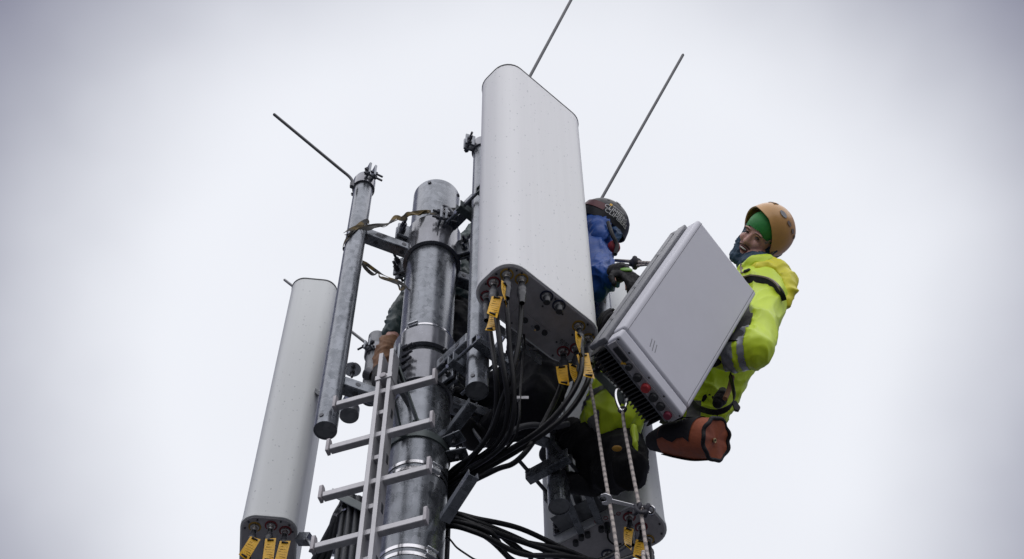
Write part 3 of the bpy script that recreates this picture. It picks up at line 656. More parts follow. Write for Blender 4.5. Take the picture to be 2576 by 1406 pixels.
# ------------------------------------------------------------------ cables
def cable(name, label, pts, r=0.0102, m='cable', group='coaxial cables', boot=None, tags=(), n=10):
    t = thing(name, label, 'cable', pts[0], group)
    MB().tube(pts, r, n, 7).build('jacket', M[m], t, ang=60)
    if boot:
        a = pts[0]; d = (pts[1] - pts[0]).normalized()
        MB().lathe([(0.0095, 0.0), (0.0125, 0.008), (0.0125, 0.02), (0.018, 0.026), (0.0195, 0.04), (0.0165, 0.05), (0.019, 0.06), (0.0175, 0.075), (0.0145, 0.085), (0.0125, 0.115), (0.0100, 0.125)], a + d * 0.012, d, 16).build('sealed_plug', M['tape'], t, ang=60)
    for (c, w, h, tilt, yaw) in tags: make_tag(t, c, w, h, tilt, yaw)
    return t
def make_tag(t, c, w, h, tilt, yaw):
    """yellow write-on plate held by two cable ties"""
    ty = math.radians(yaw); tt = math.radians(tilt)
    ex = (X * math.cos(ty) + Y * math.sin(ty)); ez = Z
    ex, ez = ex * math.cos(tt) + ez * math.sin(tt), ez * math.cos(tt) - ex * math.sin(tt)
    nn = ex.cross(ez)
    b = MB(); vs = []; k = 6
    for j in range(k + 1):
        f = j / k - 0.5
        for i in (-0.5, 0.5):
            for s in (0, 1): vs.append(c + ex * (w * i) + ez * (h * f) + nn * (-0.006 * math.sin((f + 0.5) * math.pi) + 0.0012 * s + 0.02 * f * i))
    fs = []
    for j in range(k):
        a = j * 4; e = a + 4
        fs += [(a, a + 2, e + 2, e), (a + 1, e + 1, e + 3, a + 3), (a, e, e + 1, a + 1), (a + 2, a + 3, e + 3, e + 2)]
    fs += [(0, 1, 3, 2), (k * 4, k * 4 + 2, k * 4 + 3, k * 4 + 1)]
    p = b.add(vs, fs).build('cable_tag', M['tag'], t)
    b = MB()
    for f in (-0.42, 0.42):
        b.box(c + ez * (h * f) + nn * 0.0006, ex, ez, nn, w * 0.3, 0.0026, 0.006)
    b.build_split('cable_tie', M['ink'], p)
    b = MB()
    for j in range(6):
        f = 0.27 - j * 0.105
        for s in (-1, 1):
            dz = -0.006 * math.sin((f + 0.5) * math.pi)
            b.box(c + ez * (h * f) + ex * (w * 0.02) + nn * (dz + 0.0006 + s * 0.0011), ex, ez, nn, w * (0.3 + 0.06 * ((j * 7) % 3)), 0.0007, 0.0004)
    b.build('print', M['tagink'], p)['kind'] = 'stuff'

def to_mast(u, v, k):
    """tail of a cable that turns down behind the mast"""
    a = P(u, v, 3.76)
    return [a, Vector((MX + 0.115 - 0.012 * (k % 3), 3.80 + 0.01 * (k % 4), a.z - 0.10)), Vector((MX + 0.02 + 0.024 * (k % 5), 3.85 + 0.02 * (k % 3), a.z - 0.5)),
            Vector((MX + 0.0 + 0.024 * (k % 5), 3.86 + 0.02 * (k % 3), 3.0)), Vector((MX + 0.024 * (k % 5), 3.88 + 0.02 * (k % 3), 0.1))]
def drop(q): return [q - Z * 0.03, q - Z * 0.09]
GM = 'coaxial cables of the big white antenna'
q = port(MA, 1225, 745, 'red')
cable('coaxial_cable', 'black cable from the leftmost red ring, lower of two overlapping yellow tags', drop(q) + [P(1236, 855, 3.22), P(1246, 930, 3.25), P(1250, 1000, 3.32), P(1240, 1070, 3.42), P(1205, 1130, 3.55)] + to_mast(1128, 1213, 0), boot=1, group=GM,
      tags=[(P(1237, 809, 3.165), 0.034, 0.115, -7, -15)])
q = port(MA, 1242, 710, 'red')
cable('coaxial_cable', 'black cable from the upper left red ring with a large square yellow tag', drop(q) + [P(1252, 820, 3.15), P(1262, 900, 3.2), P(1275, 980, 3.27), P(1276, 1050, 3.36), P(1245, 1120, 3.5)] + to_mast(1128, 1205, 1), boot=1, group=GM,
      tags=[(P(1244, 770, 3.10), 0.04, 0.135, -8, 12)])
q = port(MA, 1275, 690, 'yel')
cable('coaxial_cable', 'black cable from the yellow ring nearest the mast, narrow tag seen edge on', drop(q) + [P(1277, 790, 3.13), P(1283, 880, 3.2), P(1292, 970, 3.27), P(1290, 1060, 3.36), P(1255, 1130, 3.5)] + to_mast(1128, 1222, 2), boot=1, group=GM,
      tags=[(P(1271, 738, 3.075), 0.036, 0.13, 4, 66)])
q = port(MA, 1312, 702, 'yel')
cable('coaxial_cable', 'black cable hanging untagged from the third ring, crossing the others', drop(q) + [P(1310, 800, 3.16), P(1303, 870, 3.2), P(1288, 940, 3.25), P(1262, 1010, 3.32), P(1238, 1080, 3.42), P(1190, 1145, 3.58)] + to_mast(1128, 1196, 3), boot=1, group=GM)
q = PZ(1318, 842, 6.59)
c4 = cable('control_cable', 'thin control cable with a small silver label below the big antenna', [q, q - Z * 0.08, P(1315, 905, 3.38), P(1308, 1000, 3.4), P(1304, 1065, 3.44), P(1275, 1125, 3.52)] + to_mast(1128, 1228, 4), r=0.0052, group=None)
MB().box(P(1303, 1003, 3.40), X, Y, Z, 0.008, 0.007, 0.008).box(P(1319, 1000, 3.40), X, Y, Z, 0.016, 0.0012, 0.008).build('silver_label', M['sleeve'], c4)
port(MA, 1375, 745, 'blu', True); port(MA, 1406, 768, 'blu', True)
q = port(MA, 1456, 820, 'yel')
cable('coaxial_cable', 'black cable from the yellow ring at the right, narrow tag hanging from it', drop(q) + [P(1464, 895, 3.33), P(1458, 950, 3.33), P(1425, 1010, 3.36), P(1370, 1072, 3.42), P(1290, 1128, 3.52)] + to_mast(1128, 1232, 5), boot=1, group=GM,
      tags=[(P(1458, 868, 3.27), 0.036, 0.14, 3, 64)])
q = port(MA, 1480, 852, 'yel')
cable('coaxial_cable', 'black cable from the rightmost ring with a wide yellow tag', drop(q) + [P(1484, 915, 3.42), P(1478, 960, 3.4), P(1440, 1025, 3.42), P(1385, 1078, 3.45), P(1300, 1135, 3.54)] + to_mast(1128, 1240, 6), boot=1, group=GM,
      tags=[(P(1474, 920, 3.335), 0.044, 0.15, 7, 8)])
q = port(MA, 1417, 884, 'red')
cable('coaxial_cable', 'black cable sagging lowest, from the front red ring with square tag', drop(q) + [P(1416, 945, 3.5), P(1404, 990, 3.5), P(1368, 1062, 3.5), P(1334, 1122, 3.5), P(1292, 1165, 3.54), P(1240, 1185, 3.6)] + to_mast(1128, 1250, 7), boot=1, group=GM,
      tags=[(P(1416, 944, 3.43), 0.042, 0.12, 3, 5)])
q = port(MA, 1450, 876, 'red')
cable('coaxial_cable', 'black cable from the half hidden red ring, its tag behind another cable', drop(q) + [P(1450, 945, 3.5), P(1440, 985, 3.48), P(1402, 1042, 3.47), P(1350, 1090, 3.5), P(1265, 1140, 3.58)] + to_mast(1128, 1218, 8), boot=1, group=GM,
      tags=[(P(1446, 942, 3.42), 0.034, 0.12, 5, 40)])
cable('cable_conduit', 'grey sheathed cable arching in a hump under the dark trousers', [P(1430, 1066, 3.62), P(1388, 1074, 3.6), P(1340, 1069, 3.58), P(1300, 1079, 3.58), P(1262, 1106, 3.6), P(1210, 1150, 3.66)] + to_mast(1128, 1206, 9), r=0.0115, m='cable_g', group=None)

# rear antenna: ports and cables from the mast
RB = RA
GR = 'coaxial cables of the rear antenna'
ends = [(1583, 1300, 'red', 'red ring left of the rope'), (1613, 1325, 'red', 'red ring under the wrench'), (1630, 1357, 'yel', 'yellow ring at the right end'), (1528, 1393, 'blu', 'blue ring between the ropes')]
starts = [(1122, 1294), (1122, 1304), (1122, 1316), (1122, 1326)]
tg = {0: [(P(1581, 1353, 3.98), 0.036, 0.12, -6, 30)], 1: [(P(1610, 1382, 3.98), 0.044, 0.11, -12, 12)], 2: [(P(1622, 1400, 4.03), 0.04, 0.1, 14, 20)]}
for k, (u, v, c, w) in enumerate(ends):
    q = port(RB, u, v, c)
    s = list(reversed(to_mast(*starts[k], k + 2)))
    jy = (-8, 10, -2, 16)[k]; mid = [P(1205, 1310 + 8 * k + jy * 0.5, 3.72), P(1310, 1338 + 13 * k + jy, 3.8), P(1420, 1378 + 9 * k - jy * 0.4, 3.9), P(1500 + 22 * k, 1412 + 5 * k, 3.98)]
    cable('coaxial_cable', 'black cable of the rear antenna, plugged into the %s' % w, drop(q) + [q - Z * 0.14] + mid[::-1] + s[::-1], boot=1, group=GR, tags=tg.get(k, []))
for k in range(5):
    a = to_mast(1122, 1288 + 9 * k, k)
    jx = (0, 22, -14, 30, 8)[k]; pts = [P(1500 - 40 * k, 1490 + 10 * k, 4.1), P(1400 - 22 * k, 1404 + 12 * k, 3.95), P(1300 - 8 * k, 1352 + 9 * k + jx * 0.6, 3.80 + 0.03 * (k % 2)), P(1200 + jx, 1312 + 8 * k, 3.72 + 0.02 * (k % 3))] + a
    cable('coaxial_cable', 'black cable in the loose bundle leaving the mast lower right, %s from the top' % ('first', 'second', 'third', 'fourth', 'fifth')[k], pts, group='bundle leaving the mast to the lower right', r=0.009 - 0.001 * (k % 3))
cable('thin_wire', 'single thin black wire sloping down right beside the mast foot of frame', to_mast(1121, 1352, 3)[::-1][2:] + [P(1150, 1378, 3.72), P(1185, 1402, 3.7), P(1215, 1422, 3.7), P(1240, 1480, 3.7)], r=0.0035, group=None)
# base details of the rear antenna
for (u, v) in ((1462, 1348), (1478, 1341), (1512, 1327), (1448, 1362)):
    z = PZ(u, v, RA['z0'] - 0.010); MB().cyl(z, z - Z * 0.02, 0.012, n=16).build('round_socket', M['rim'], RA['pl'])
z = PZ(1527, 1318, RA['z0'] - 0.01); pg = MB().cyl(z, z - Z * 0.045, 0.012, n=14).build('sensor_plug', M['tape'], RA['pl'])
MB().tube([z - Z * 0.04, z - Z * 0.09, z - Z * 0.12 + X * 0.02, z - Z * 0.12 + X * 0.05], 0.004, 8, 5).build('sensor_lead', M['cable'], RA['pl'])
for u, v in ((1524, 1303), (1540, 1297), (1556, 1292), (1500, 1312)):
    z = PZ(u, v, RA['z0'] - 0.0115); MB().torus(z, Z, 0.008, 0.0015, 16, 6).build('port_mark', M['red'], RA['pl'])
# left antenna: three tagged cables
for k, (u, v, c, tx, tl) in enumerate(((641, 1325, 'yel', 627, -14), (682, 1322, 'red', 677, 2), (718, 1335, 'red', 710, -3))):
    q = port(LA, u, v, c)
    cable('coaxial_cable', 'black tagged cable under the far left antenna, %s of the three' % ('leftmost', 'middle', 'nearest the ladder')[k],
          drop(q) + [q - Z * 0.2, q - Z * 0.4 + X * 0.02, Vector((-0.85, 4.3, 5.6)), Vector((-0.6 + k * 0.03, 4.0, 5.2)), Vector((-0.45 + k * 0.02, 3.86, 4.5)), Vector((-0.43 + k * 0.02, 3.86, 0.1))], boot=1, group='cables of the far left antenna',
          tags=[(P(tx, 1378 + 6 * k, 4.14), 0.042, 0.135, tl, 10 if k != 0 else 25)])
z = PZ(626, 1350, 6.489)

# ------------------------------------------------------------------ lower left cable drop: slotted channel and hanging cables
a = P(856, 1246, 3.78); e = P(930, 1283, 3.70)
ch = thing('cable_hanger', 'dark slotted steel channel behind the ladder, cables hanging from it', 'bracket', a)
d = (e - a).normalized(); s = d.cross(Z).normalized()
MB().box((a + e) / 2, d, s, Z, (e - a).length / 2 + 0.03, 0.028, 0.005).box((a + e) / 2 - s * 0.026 - Z * 0.02, d, s, Z, (e - a).length / 2 + 0.03, 0.003, 0.022).box((a + e) / 2 + s * 0.026 - Z * 0.02, d, s, Z, (e - a).length / 2 + 0.03, 0.003, 0.022).build('channel', M['paint_green'], ch, 0.002)
for f in (0.2, 0.55, 0.9):
    c = a + (e - a) * f; MB().box(c - s * 0.005 + Z * 0.0052, d, s, Z, 0.018, 0.006, 0.0012).build('slot', M['rim'], ch)
MB().bar(e, MC + Vector((-0.09, 0.07, e.z)), 0.03, 0.03).build('arm', M['galv_d'], ch, 0.002)
q = P(858, 1282, 3.76); MB().box(q, (X * 0.55 + Z * 0.8).normalized(), Y, (Z * 0.55 - X * 0.8).normalized(), 0.035, 0.004, 0.01).build('cable_clip', M['steel'], ch)
for k in range(7):
    t0 = P(866 + 8.5 * k, 1262 + 3 * k, 3.77 - 0.006 * k + 0.02 * (k % 2)); 
    cable('riser_cable', 'grey-black cable hanging straight down behind the ladder, %s from the left' % ('first', 'second', 'third', 'fourth', 'fifth', 'sixth', 'seventh')[k], [t0 + Z * 0.05, t0 - Z * 0.2, t0 - Z * 0.8, t0 - Z * 2.5, Vector((t0.x, t0.y, 0.1))], r=0.0125 if k % 3 else 0.0095, m='cable_g', group='cables hanging behind the ladder')
for k in range(3):
    t0 = P(866 + 4 * k, 1258 + 3 * k, 3.80)
    cable('riser_cable', 'grey-black cable slanting down left from the slotted channel, %s of three' % ('outermost', 'middle', 'innermost')[k], [t0 + Z * 0.02, P(846 - 4 * k + 12 * (k == 2), 1300, 3.83), P(812 + 12 * k, 1365, 3.9), P(780 + 18 * k, 1425, 3.98), P(700 + 30 * k, 1560, 4.1)], r=0.0115, m='cable_g', group='cables slanting left from the channel')

# ------------------------------------------------------------------ brackets and struts
def bracket(name, label, parts, cat='bracket', group=None):
    t = thing(name, label, cat, parts[0][1])
    for kind, p0, p1, w, h, mt in parts:
        if kind == 'bar': MB().bar(p0, p1, w, h).build('plate', M[mt], t, 0.003)
        elif kind == 'chan':
            d = (p1 - p0).normalized(); s = d.cross(Z).normalized(); u = s.cross(d); l = (p1 - p0).length / 2; c = (p0 + p1) / 2
            MB().box(c - u * (h / 2), d, s, u, l, w / 2, 0.0025).box(c + s * (w / 2), d, s, u, l, 0.0025, h / 2).box(c - s * (w / 2), d, s, u, l, 0.0025, h / 2).build('channel', M[mt], t, 0.001)
        elif kind == 'hollow':
            d = (p1 - p0).normalized(); s = d.cross(Z).normalized(); u = s.cross(d); l = (p1 - p0).length / 2; c = (p0 + p1) / 2
            MB().box(c - u * (h / 2), d, s, u, l, w / 2, 0.003).box(c + u * (h / 2), d, s, u, l, w / 2, 0.003).box(c + s * (w / 2), d, s, u, l, 0.003, h / 2 - 0.003).box(c - s * (w / 2), d, s, u, l, 0.003, h / 2 - 0.003).build('hollow_section', M[mt], t, 0.001)
        elif kind == 'rod':
            MB().cyl(p0, p1, w, n=10).build('threaded_rod', M[mt], t)
        elif kind == 'bolt':
            MB().hexbolt(p0, p1, w, 0.012, h, w * 0.5).build('bolt', M[mt], t)
        elif kind == 'disc':
            MB().cyl(p0, p1, w, n=28).build('disc', M[mt], t, 0.001)
    return t
def dirv(a): return Vector((math.cos(math.radians(a)), math.sin(math.radians(a)), 0))
# clamp pairs on the pipe behind the big antenna (upper and lower)
fn = MA['en']; fl = MA['el']; dp = Vector((DX, DY, 0))
for v, nm in ((497, 'upper pipe clamp with long threaded rods beside the big antenna top half'), (880, 'lower pipe clamp with hollow cross bars under the big antenna')):
    z = zat(v, DY - 0.05)
    A0 = dp + Z * z + fn * 0.062; B0 = dp + Z * z - fn * 0.062
    parts = [('hollow', A0 - fl * 0.075, A0 + fl * 0.12, 0.03, 0.045, 'galv' if v > 800 else 'paint_green'), ('chan', B0 - fl * 0.085, B0 + fl * 0.085, 0.03, 0.05, 'galv' if v > 800 else 'paint_green')]
    for k in (-0.062, 0.062):
        parts.append(('rod', A0 + fl * k + fn * 0.03, B0 + fl * k - fn * 0.1, 0.0075, 0, 'galv'))
        parts.append(('bolt', A0 + fl * k + fn * 0.016, fn, 0.014, 0, 'zinc')); parts.append(('bolt', B0 + fl * k - fn * 0.028, -fn, 0.014, 0.02, 'zinc'))
    C0 = MA['c'] - MA['en'] * (MA['d'] / 2) + Z * z
    parts += [('bar', A0 + fl * 0.1, Vector((C0.x, C0.y, z)) + fl * 0.02 + fn * 0.004, 0.008, 0.05, 'zinc'), ('bar', A0 + fl * 0.02, Vector((C0.x, C0.y, z)) - fl * 0.06 + fn * 0.004, 0.008, 0.05, 'zinc'),
              ('bar', Vector((C0.x, C0.y, z)) - fl * 0.13 - fn * 0.004, Vector((C0.x, C0.y, z)) + fl * 0.13 - fn * 0.004, 0.006, 0.06, 'galv')]
    bracket('antenna_clamp', nm, parts)
# clamp on the pipe of the rear antenna
rb_n = -RA['en']                      # from antenna back towards viewer
rb_n = Vector((-0.559, -0.829, 0)); rb_l = Vector((0.829, -0.559, 0)); pr = Vector((RX, RY, 0))
z = zat(1168, RY - 0.07)
A0 = pr + rb_n * 0.066 + Z * z; B0 = pr - rb_n * 0.066 + Z * z
pa = [('chan', A0 - rb_l * 0.1, A0 + rb_l * 0.1, 0.034, 0.05, 'galv'), ('chan', B0 - rb_l * 0.1, B0 + rb_l * 0.12, 0.034, 0.05, 'galv')]
for k in (-0.08, 0.08):
    pa += [('rod', A0 + rb_l * k + rb_n * 0.09, B0 + rb_l * k - rb_n * 0.05, 0.008, 0, 'bolt'), ('bolt', A0 + rb_l * k + rb_n * 0.018, rb_n, 0.015, 0.02, 'galv'), ('bolt', B0 + rb_l * k - rb_n * 0.02, -rb_n, 0.015, 0.02, 'galv')]
C1 = RA['c'] + rb_n * (RA['d'] / 2)
for k in (-0.04, 0.05): pa.append(('bar', B0 + rb_l * (k + 0.02), Vector((C1.x, C1.y, z - 0.06)) + rb_l * k, 0.03, 0.006, 'galv'))
bracket('antenna_clamp', 'channel clamp with protruding threaded rod on the pipe below the cables', pa)
zb = 6.47
cb = Vector((C1.x, C1.y, 0))
bracket('antenna_foot_bracket', 'folded foot plate bolted along the lower back of the rear antenna', [('bar', cb - rb_l * 0.17 + rb_n * 0.006 + Z * zb, cb + rb_l * 0.09 + rb_n * 0.006 + Z * zb, 0.008, 0.06, 'galv'),
        ('bar', cb - rb_l * 0.13 + rb_n * 0.05 + Z * (zb - 0.028), cb + rb_l * 0.09 + rb_n * 0.05 + Z * (zb - 0.028), 0.085, 0.005, 'galv_d'), ('bolt', cb - rb_l * 0.15 + rb_n * 0.01 + Z * (zb + 0.015), rb_n, 0.012, 0.01, 'bolt'), ('bolt', cb - rb_l * 0.15 + rb_n * 0.01 + Z * (zb - 0.02), rb_n, 0.012, 0.01, 'bolt'),
        ('bolt', cb + rb_l * 0.075 + rb_n * 0.01 + Z * (zb + 0.012), rb_n, 0.012, 0.01, 'bolt'), ('bar', cb - rb_l * 0.02 + rb_n * 0.01 + Z * zb, pr - rb_n * 0.05 + rb_l * 0.02 + Z * (zb + 0.03), 0.03, 0.03, 'galv_d')])
# carrier that the hi-vis worker's rope hangs from: dark grey swivel arm below the radio unit
bracket('lifting_arm', 'dark steel arm with hooked end under the radio unit, carrying the carabiner', [('bar', P(1500, 938, 3.62), P(1572, 1006, 3.45), 0.014, 0.034, 'paint_green'), ('bar', P(1520, 930, 3.64), P(1566, 962, 3.52), 0.006, 0.07, 'galv_d'), ('rod', P(1488, 930, 3.66), P(1560, 1015, 3.5), 0.006, 0, 'bolt'), ('bolt', P(1500, 934, 3.60), -Y, 0.013, 0.02, 'bolt')])
# steel struts to the right of the mast
bracket('strut_channel', 'short open steel channel pointing up right from the mast, upper of two', [('chan', P(1128, 1095, 3.66), P(1191, 1012, 3.52), 0.035, 0.035, 'galv')])
bracket('strut_channel', 'long open steel channel pointing up right beside the mast, lower of two', [('chan', P(1118, 1306, 3.62), P(1192, 1192, 3.45), 0.035, 0.035, 'galv')])
bracket('flat_strut', 'dark flat steel brace sloping down right behind the cables', [('bar', P(1140, 1015, 3.8), P(1212, 1112, 3.76), 0.03, 0.01, 'galv_d')])
# tilt bracket of the far left antenna
zt = zat(1010, 4.0)
bracket('tilt_bracket', 'bright plate and round disc bracket behind the free pipe foot', [('bar', P(868, 995, 4.02), P(905, 985, 4.05), 0.09, 0.006, 'zinc'), ('disc', P(878, 1046, 4.0), P(878, 1046, 4.0) + Z * 0.05, 0.042, 0, 'galv_d'),
        ('disc', P(886, 930, 4.05), P(886, 930, 4.05) + Z * 0.006, 0.04, 0, 'zinc'), ('bolt', P(887, 935, 4.05), -Z, 0.012, 0.03, 'bolt'), ('bolt', P(886, 987, 4.02), -Z, 0.014, 0.03, 'bolt'), ('bar', P(905, 1000, 4.05), P(950, 985, 4.2), 0.05, 0.05, 'paint_green'),
        ('disc', P(921, 938, 4.2), P(938, 945, 4.2), 0.03, 0, 'bolt'), ('bar', P(878, 1040, 4.03), P(760, 960, 4.35), 0.04, 0.02, 'galv_d')])
bracket('joggled_bracket', 'bent grey steel plate at the foot of the far left antenna', [('bar', P(752, 1356, 4.3), P(779, 1356, 4.28), 0.04, 0.045, 'galv'), ('bar', P(777, 1358, 4.28), P(792, 1384, 4.24), 0.04, 0.008, 'galv'), ('bar', P(790, 1384, 4.24), P(852, 1388, 4.0), 0.04, 0.03, 'galv'), ('bar', P(852, 1388, 4.0), P(905, 1392, 3.85), 0.03, 0.03, 'galv')])

# ------------------------------------------------------------------ webbing slings
def sling(label, paths, loops, w=0.028):
    t = thing('webbing_sling', label, 'strap', paths[0][0])
    for i, pts in enumerate(paths):
        MB().ribbon(pts, w, 0.002, lambda f, i=i: Vector((0.25 * math.sin(f * 9 + i), 0.5 * math.sin(f * 15 + i * 2) + 0.1, 1 + 0.2 * math.cos(f * 11))), 8).build('webbing', M['strap'], t)
    for c, r, z0, z1 in loops:
        pts = [c + Vector((math.cos(a) * r, math.sin(a) * r, z0 + (z1 - z0) * (0.5 - 0.5 * math.cos(a - 3.4)))) for a in [k * math.pi / 10 for k in range(21)]]
        MB().ribbon(pts, w, 0.002, lambda f: Z, 2).build('loop', M['strap'], t)
    return t
def yy(u): return 3.5 + (u - 870) / 240 * 0.10
zU = zat(600, 3.5)
sling('black and yellow webbing sling tied between free pipe and mast collar', [
    [P(u, v, yy(u)) for u, v in ((872, 592), (890, 580), (910, 574), (942, 568), (973, 563), (1001, 552), (1032, 538), (1067, 533), (1098, 530), (1118, 526))],
    [P(u, v, yy(u) - 0.01) for u, v in ((868, 584), (882, 578), (905, 571), (925, 575), (945, 569), (968, 570), (985, 556), (998, 545), (1012, 551), (1030, 536), (1052, 540), (1072, 531), (1090, 537), (1116, 528))]],
    [(Vector((LX, LY, 0)), PR + 0.005, zat(598, 3.5), zat(590, 3.62))], 0.022)
sling('dark webbing sling hanging in a gap between free pipe and mast', [
    [P(u, v, 3.62) for u, v in ((900, 650), (914, 658), (951, 685), (986, 701), (1014, 716), (1030, 730))],
    [P(u, v, 3.61) for u, v in ((912, 657), (918, 672), (938, 690), (951, 685), (958, 697), (985, 706), (1001, 716), (1008, 730), (1018, 722))]], [], 0.016)
b = MB(); t = thing('shackle', 'bent steel shackle hooked into the sling on the upper mast collar', 'shackle', P(1118, 525, 3.57))
MB().tube([P(1114, 536, 3.57), P(1113, 523, 3.56), P(1119, 517, 3.55), P(1128, 522, 3.55), P(1140, 535, 3.56), P(1150, 545, 3.57), P(1153, 556, 3.58)], 0.0075, 10, 5).build('bow', M['galv_d'], t)
MB().box(P(1143, 532, 3.585), X, Y, Z, 0.02, 0.006, 0.03).build('web_end', M['black'], t, 0.004)

# ------------------------------------------------------------------ radio unit, carried tilted
bax = local_axes(1741, 787); bx = bax(0.597, -0.766, -0.238); by = bax(-0.319, -0.4996, 0.805)
by = (by - bx * by.dot(bx)).normalized(); bz = by.cross(bx).normalized()            # right, down, outward through cover
if bz.dot(_F) > 0: bz = -bz
BW, BL, BT = 0.38, 0.892, 0.064
_d = ray(1741, 787); BC = EYE + _d * 5.80
def bp3(a, b_, c): return BC + bx * (a * BW / 2) + by * (b_ * BL / 2) + bz * c          # c=0 on the cover
RU = thing('radio_unit', 'tilted pale grey radio unit with finned back, carried by the hi-vis worker', 'radio unit', bp3(0, 1, -0.1))
MB().box(bp3(0, -0.07, -BT / 2), bx, by, bz, BW / 2, BL / 2 * 0.93, BT / 2).build('cover', M['box'], RU, 0.012, seg=4)
MB().box(bp3(0, 0.93 + 0.003, -BT / 2), bx, by, bz, BW / 2 - 0.003, BL / 2 * 0.07 - 0.003, BT / 2 - 0.001).build('end_cap', M['box'], RU, 0.010, seg=4)
MB().box(bp3(0, 0.0, -BT / 2 - 0.004), bx, by, bz, BW / 2 - 0.006, BL / 2 - 0.006, BT / 2 - 0.006).build('seam', M['seam'], RU)
b = MB()
for k in (-1, 1): b.box(bp3(k * 0.9, -0.07, 0.0003), bx, by, bz, 0.0006, BL / 2 * 0.92, 0.0006)
b.build_split('cover_groove', M['seam'], RU)
b = MB()
for k in (-1, 0, 1): b.box(bp3(-0.30 + k * 0.075, 0.72 , 0.0004), (bx * 0.25 + by).normalized(), (bx - by * 0.25).normalized(), bz, 0.026 - 0.006 * abs(k), 0.0011, 0.0006)
b.build_split('maker_stroke', M['frame'], RU)
# heat sink with fins behind
HD = 0.09
MB().box(bp3(0, 0, -BT - 0.012), bx, by, bz, BW / 2 - 0.012, BL / 2 - 0.012, 0.012).build('back_plate', M['frame'], RU, 0.004)
NF = 21
for k in range(NF):
    a = -0.86 + 1.72 * k / (NF - 1)
    MB().box(bp3(a, 0.0, -BT - 0.024 - HD / 2 + 0.004), bx, by, bz, 0.0028, BL / 2 - 0.02, HD / 2 - 0.004).build('fin', M['fin'], RU, 0.001)
MB().box(bp3(0, 0.0, -BT - 0.024 - HD + 0.002), bx, by, bz, BW / 2 - 0.03, BL / 2 - 0.05, 0.003).build('rear_sheet', M['fin'], RU)
# side rails with handles along the left edge
sb = MB()
sb.box(bp3(-1.0, -0.02, -BT - 0.022), bx, by, bz, 0.012, BL / 2 * 0.98, 0.02)
sb.box(bp3(-1.0, -0.02, -BT - HD * 0.78), bx, by, bz, 0.010, BL / 2 * 0.98, 0.014)
for f in (-0.96, -0.55, 0.02, 0.55, 0.93): sb.box(bp3(-1.0, f, -BT - HD * 0.45), bx, by, bz, 0.010, 0.014, HD * 0.42)
sb.build_split('side_frame', M['frame'], RU, 0.004)
sb = MB().box(bp3(-0.55, -1.0, -BT - HD * 0.55), bx, by, bz, BW * 0.2, 0.022, HD * 0.4); sb.build('top_handle', M['frame'], RU, 0.008)
MB().box(bp3(0, 0.998, -BT + 0.022), bx, by, bz, BW / 2 - 0.012, 0.006, 0.0205).build('port_panel', M['plate'], RU, 0.002)
zpp = bp3(0, 1.0, 0) - bp3(0, 0, 0)
for a, r, mt, nm in ((-0.38, 0.016, 'fin', 'port_cap'), (-0.12, 0.02, 'fin', 'port_cap'), (0.13, 0.022, 'redcap', 'port_cap'), (0.36, 0.021, 'fin', 'port_cap'), (0.58, 0.02, 'fin', 'port_cap'), (0.8, 0.019, 'magcap', 'port_cap')):
    c = bp3(a, 1.0, -BT + 0.021); MB().cyl(c, c + by * 0.02, r * 0.86, r * 0.76, n=20).build(nm, M[mt], RU, 0.003)
MB().box(bp3(-0.66, 1.014, -BT + 0.024), bx, by, bz, 0.032, 0.003, 0.012).build('display_window', M['fin'], RU, 0.002)
c = bp3(-0.5, 1.013, -BT + 0.010)
MB().prism([(-0.011, -0.008), (0.011, -0.008), (0, 0.011)], c, bx, -bz, by, 0.003).build('warning_triangle', M['tag'], RU)
b = MB()
for a in (-0.93, -0.6, 0.0, 0.45, 0.93): b.cyl(bp3(a, 1.0, -0.010), bp3(a, 1.0, -0.010) + by * 0.0015, 0.004, n=8)
b.build_split('screw', M['bolt'], RU)

# ------------------------------------------------------------------ ropes, carabiner, wrench
def rope(name, label, pts, r=0.0062, group=None, sm=8):
    pts = catmull(pts, sm); m = len(pts); n = 12
    a, b_ = perp((pts[1] - pts[0]).normalized()); vs = []; ln = [0.0]
    for k in range(1, m): ln.append(ln[-1] + (pts[k] - pts[k - 1]).length)
    for k, p in enumerate(pts):
        t = (pts[min(k + 1, m - 1)] - pts[max(k - 1, 0)]).normalized()
        a = (a - t * a.dot(t)).normalized(); b_ = t.cross(a)
        for i in range(n): vs.append(p + a * (r * math.cos(2 * math.pi * i / n)) + b_ * (r * math.sin(2 * math.pi * i / n)))
    org = pts[-1].copy(); me = bpy.data.meshes.new(name)
    fs = [(k * n + i, k * n + (i + 1) % n, (k + 1) * n + (i + 1) % n, (k + 1) * n + i) for k in range(m - 1) for i in range(n)]
    me.from_pydata([p - org for p in vs], [], fs)
    uv = me.uv_layers.new(name='UV')
    for f in me.polygons:
        k = f.index // n; i = f.index % n
        for li, (uu, kk) in zip(f.loop_indices, ((i / n, k), ((i + 1) / n, k), ((i + 1) / n, k + 1), (i / n, k + 1))): uv.data[li].uv = (uu, ln[kk] / 0.038)
    o = finish(me, name, M['rope'], None, org, ang=60)
    if label: tag(o, label, 'rope', group)
    return o
rope('rope', 'flecked rope hanging from the big antenna corner past the wrench jaw', [P(1479, 930, 3.52), P(1486, 975, 3.5), P(1501, 1060, 3.44), P(1521, 1190, 3.36), P(1541, 1310, 3.29), P(1556, 1410, 3.24), P(1592, 1650, 3.05)] + [Vector((0.42, 2.2, 0.02))], group='hanging ropes')
kp = P(1613, 1281, 3.28)
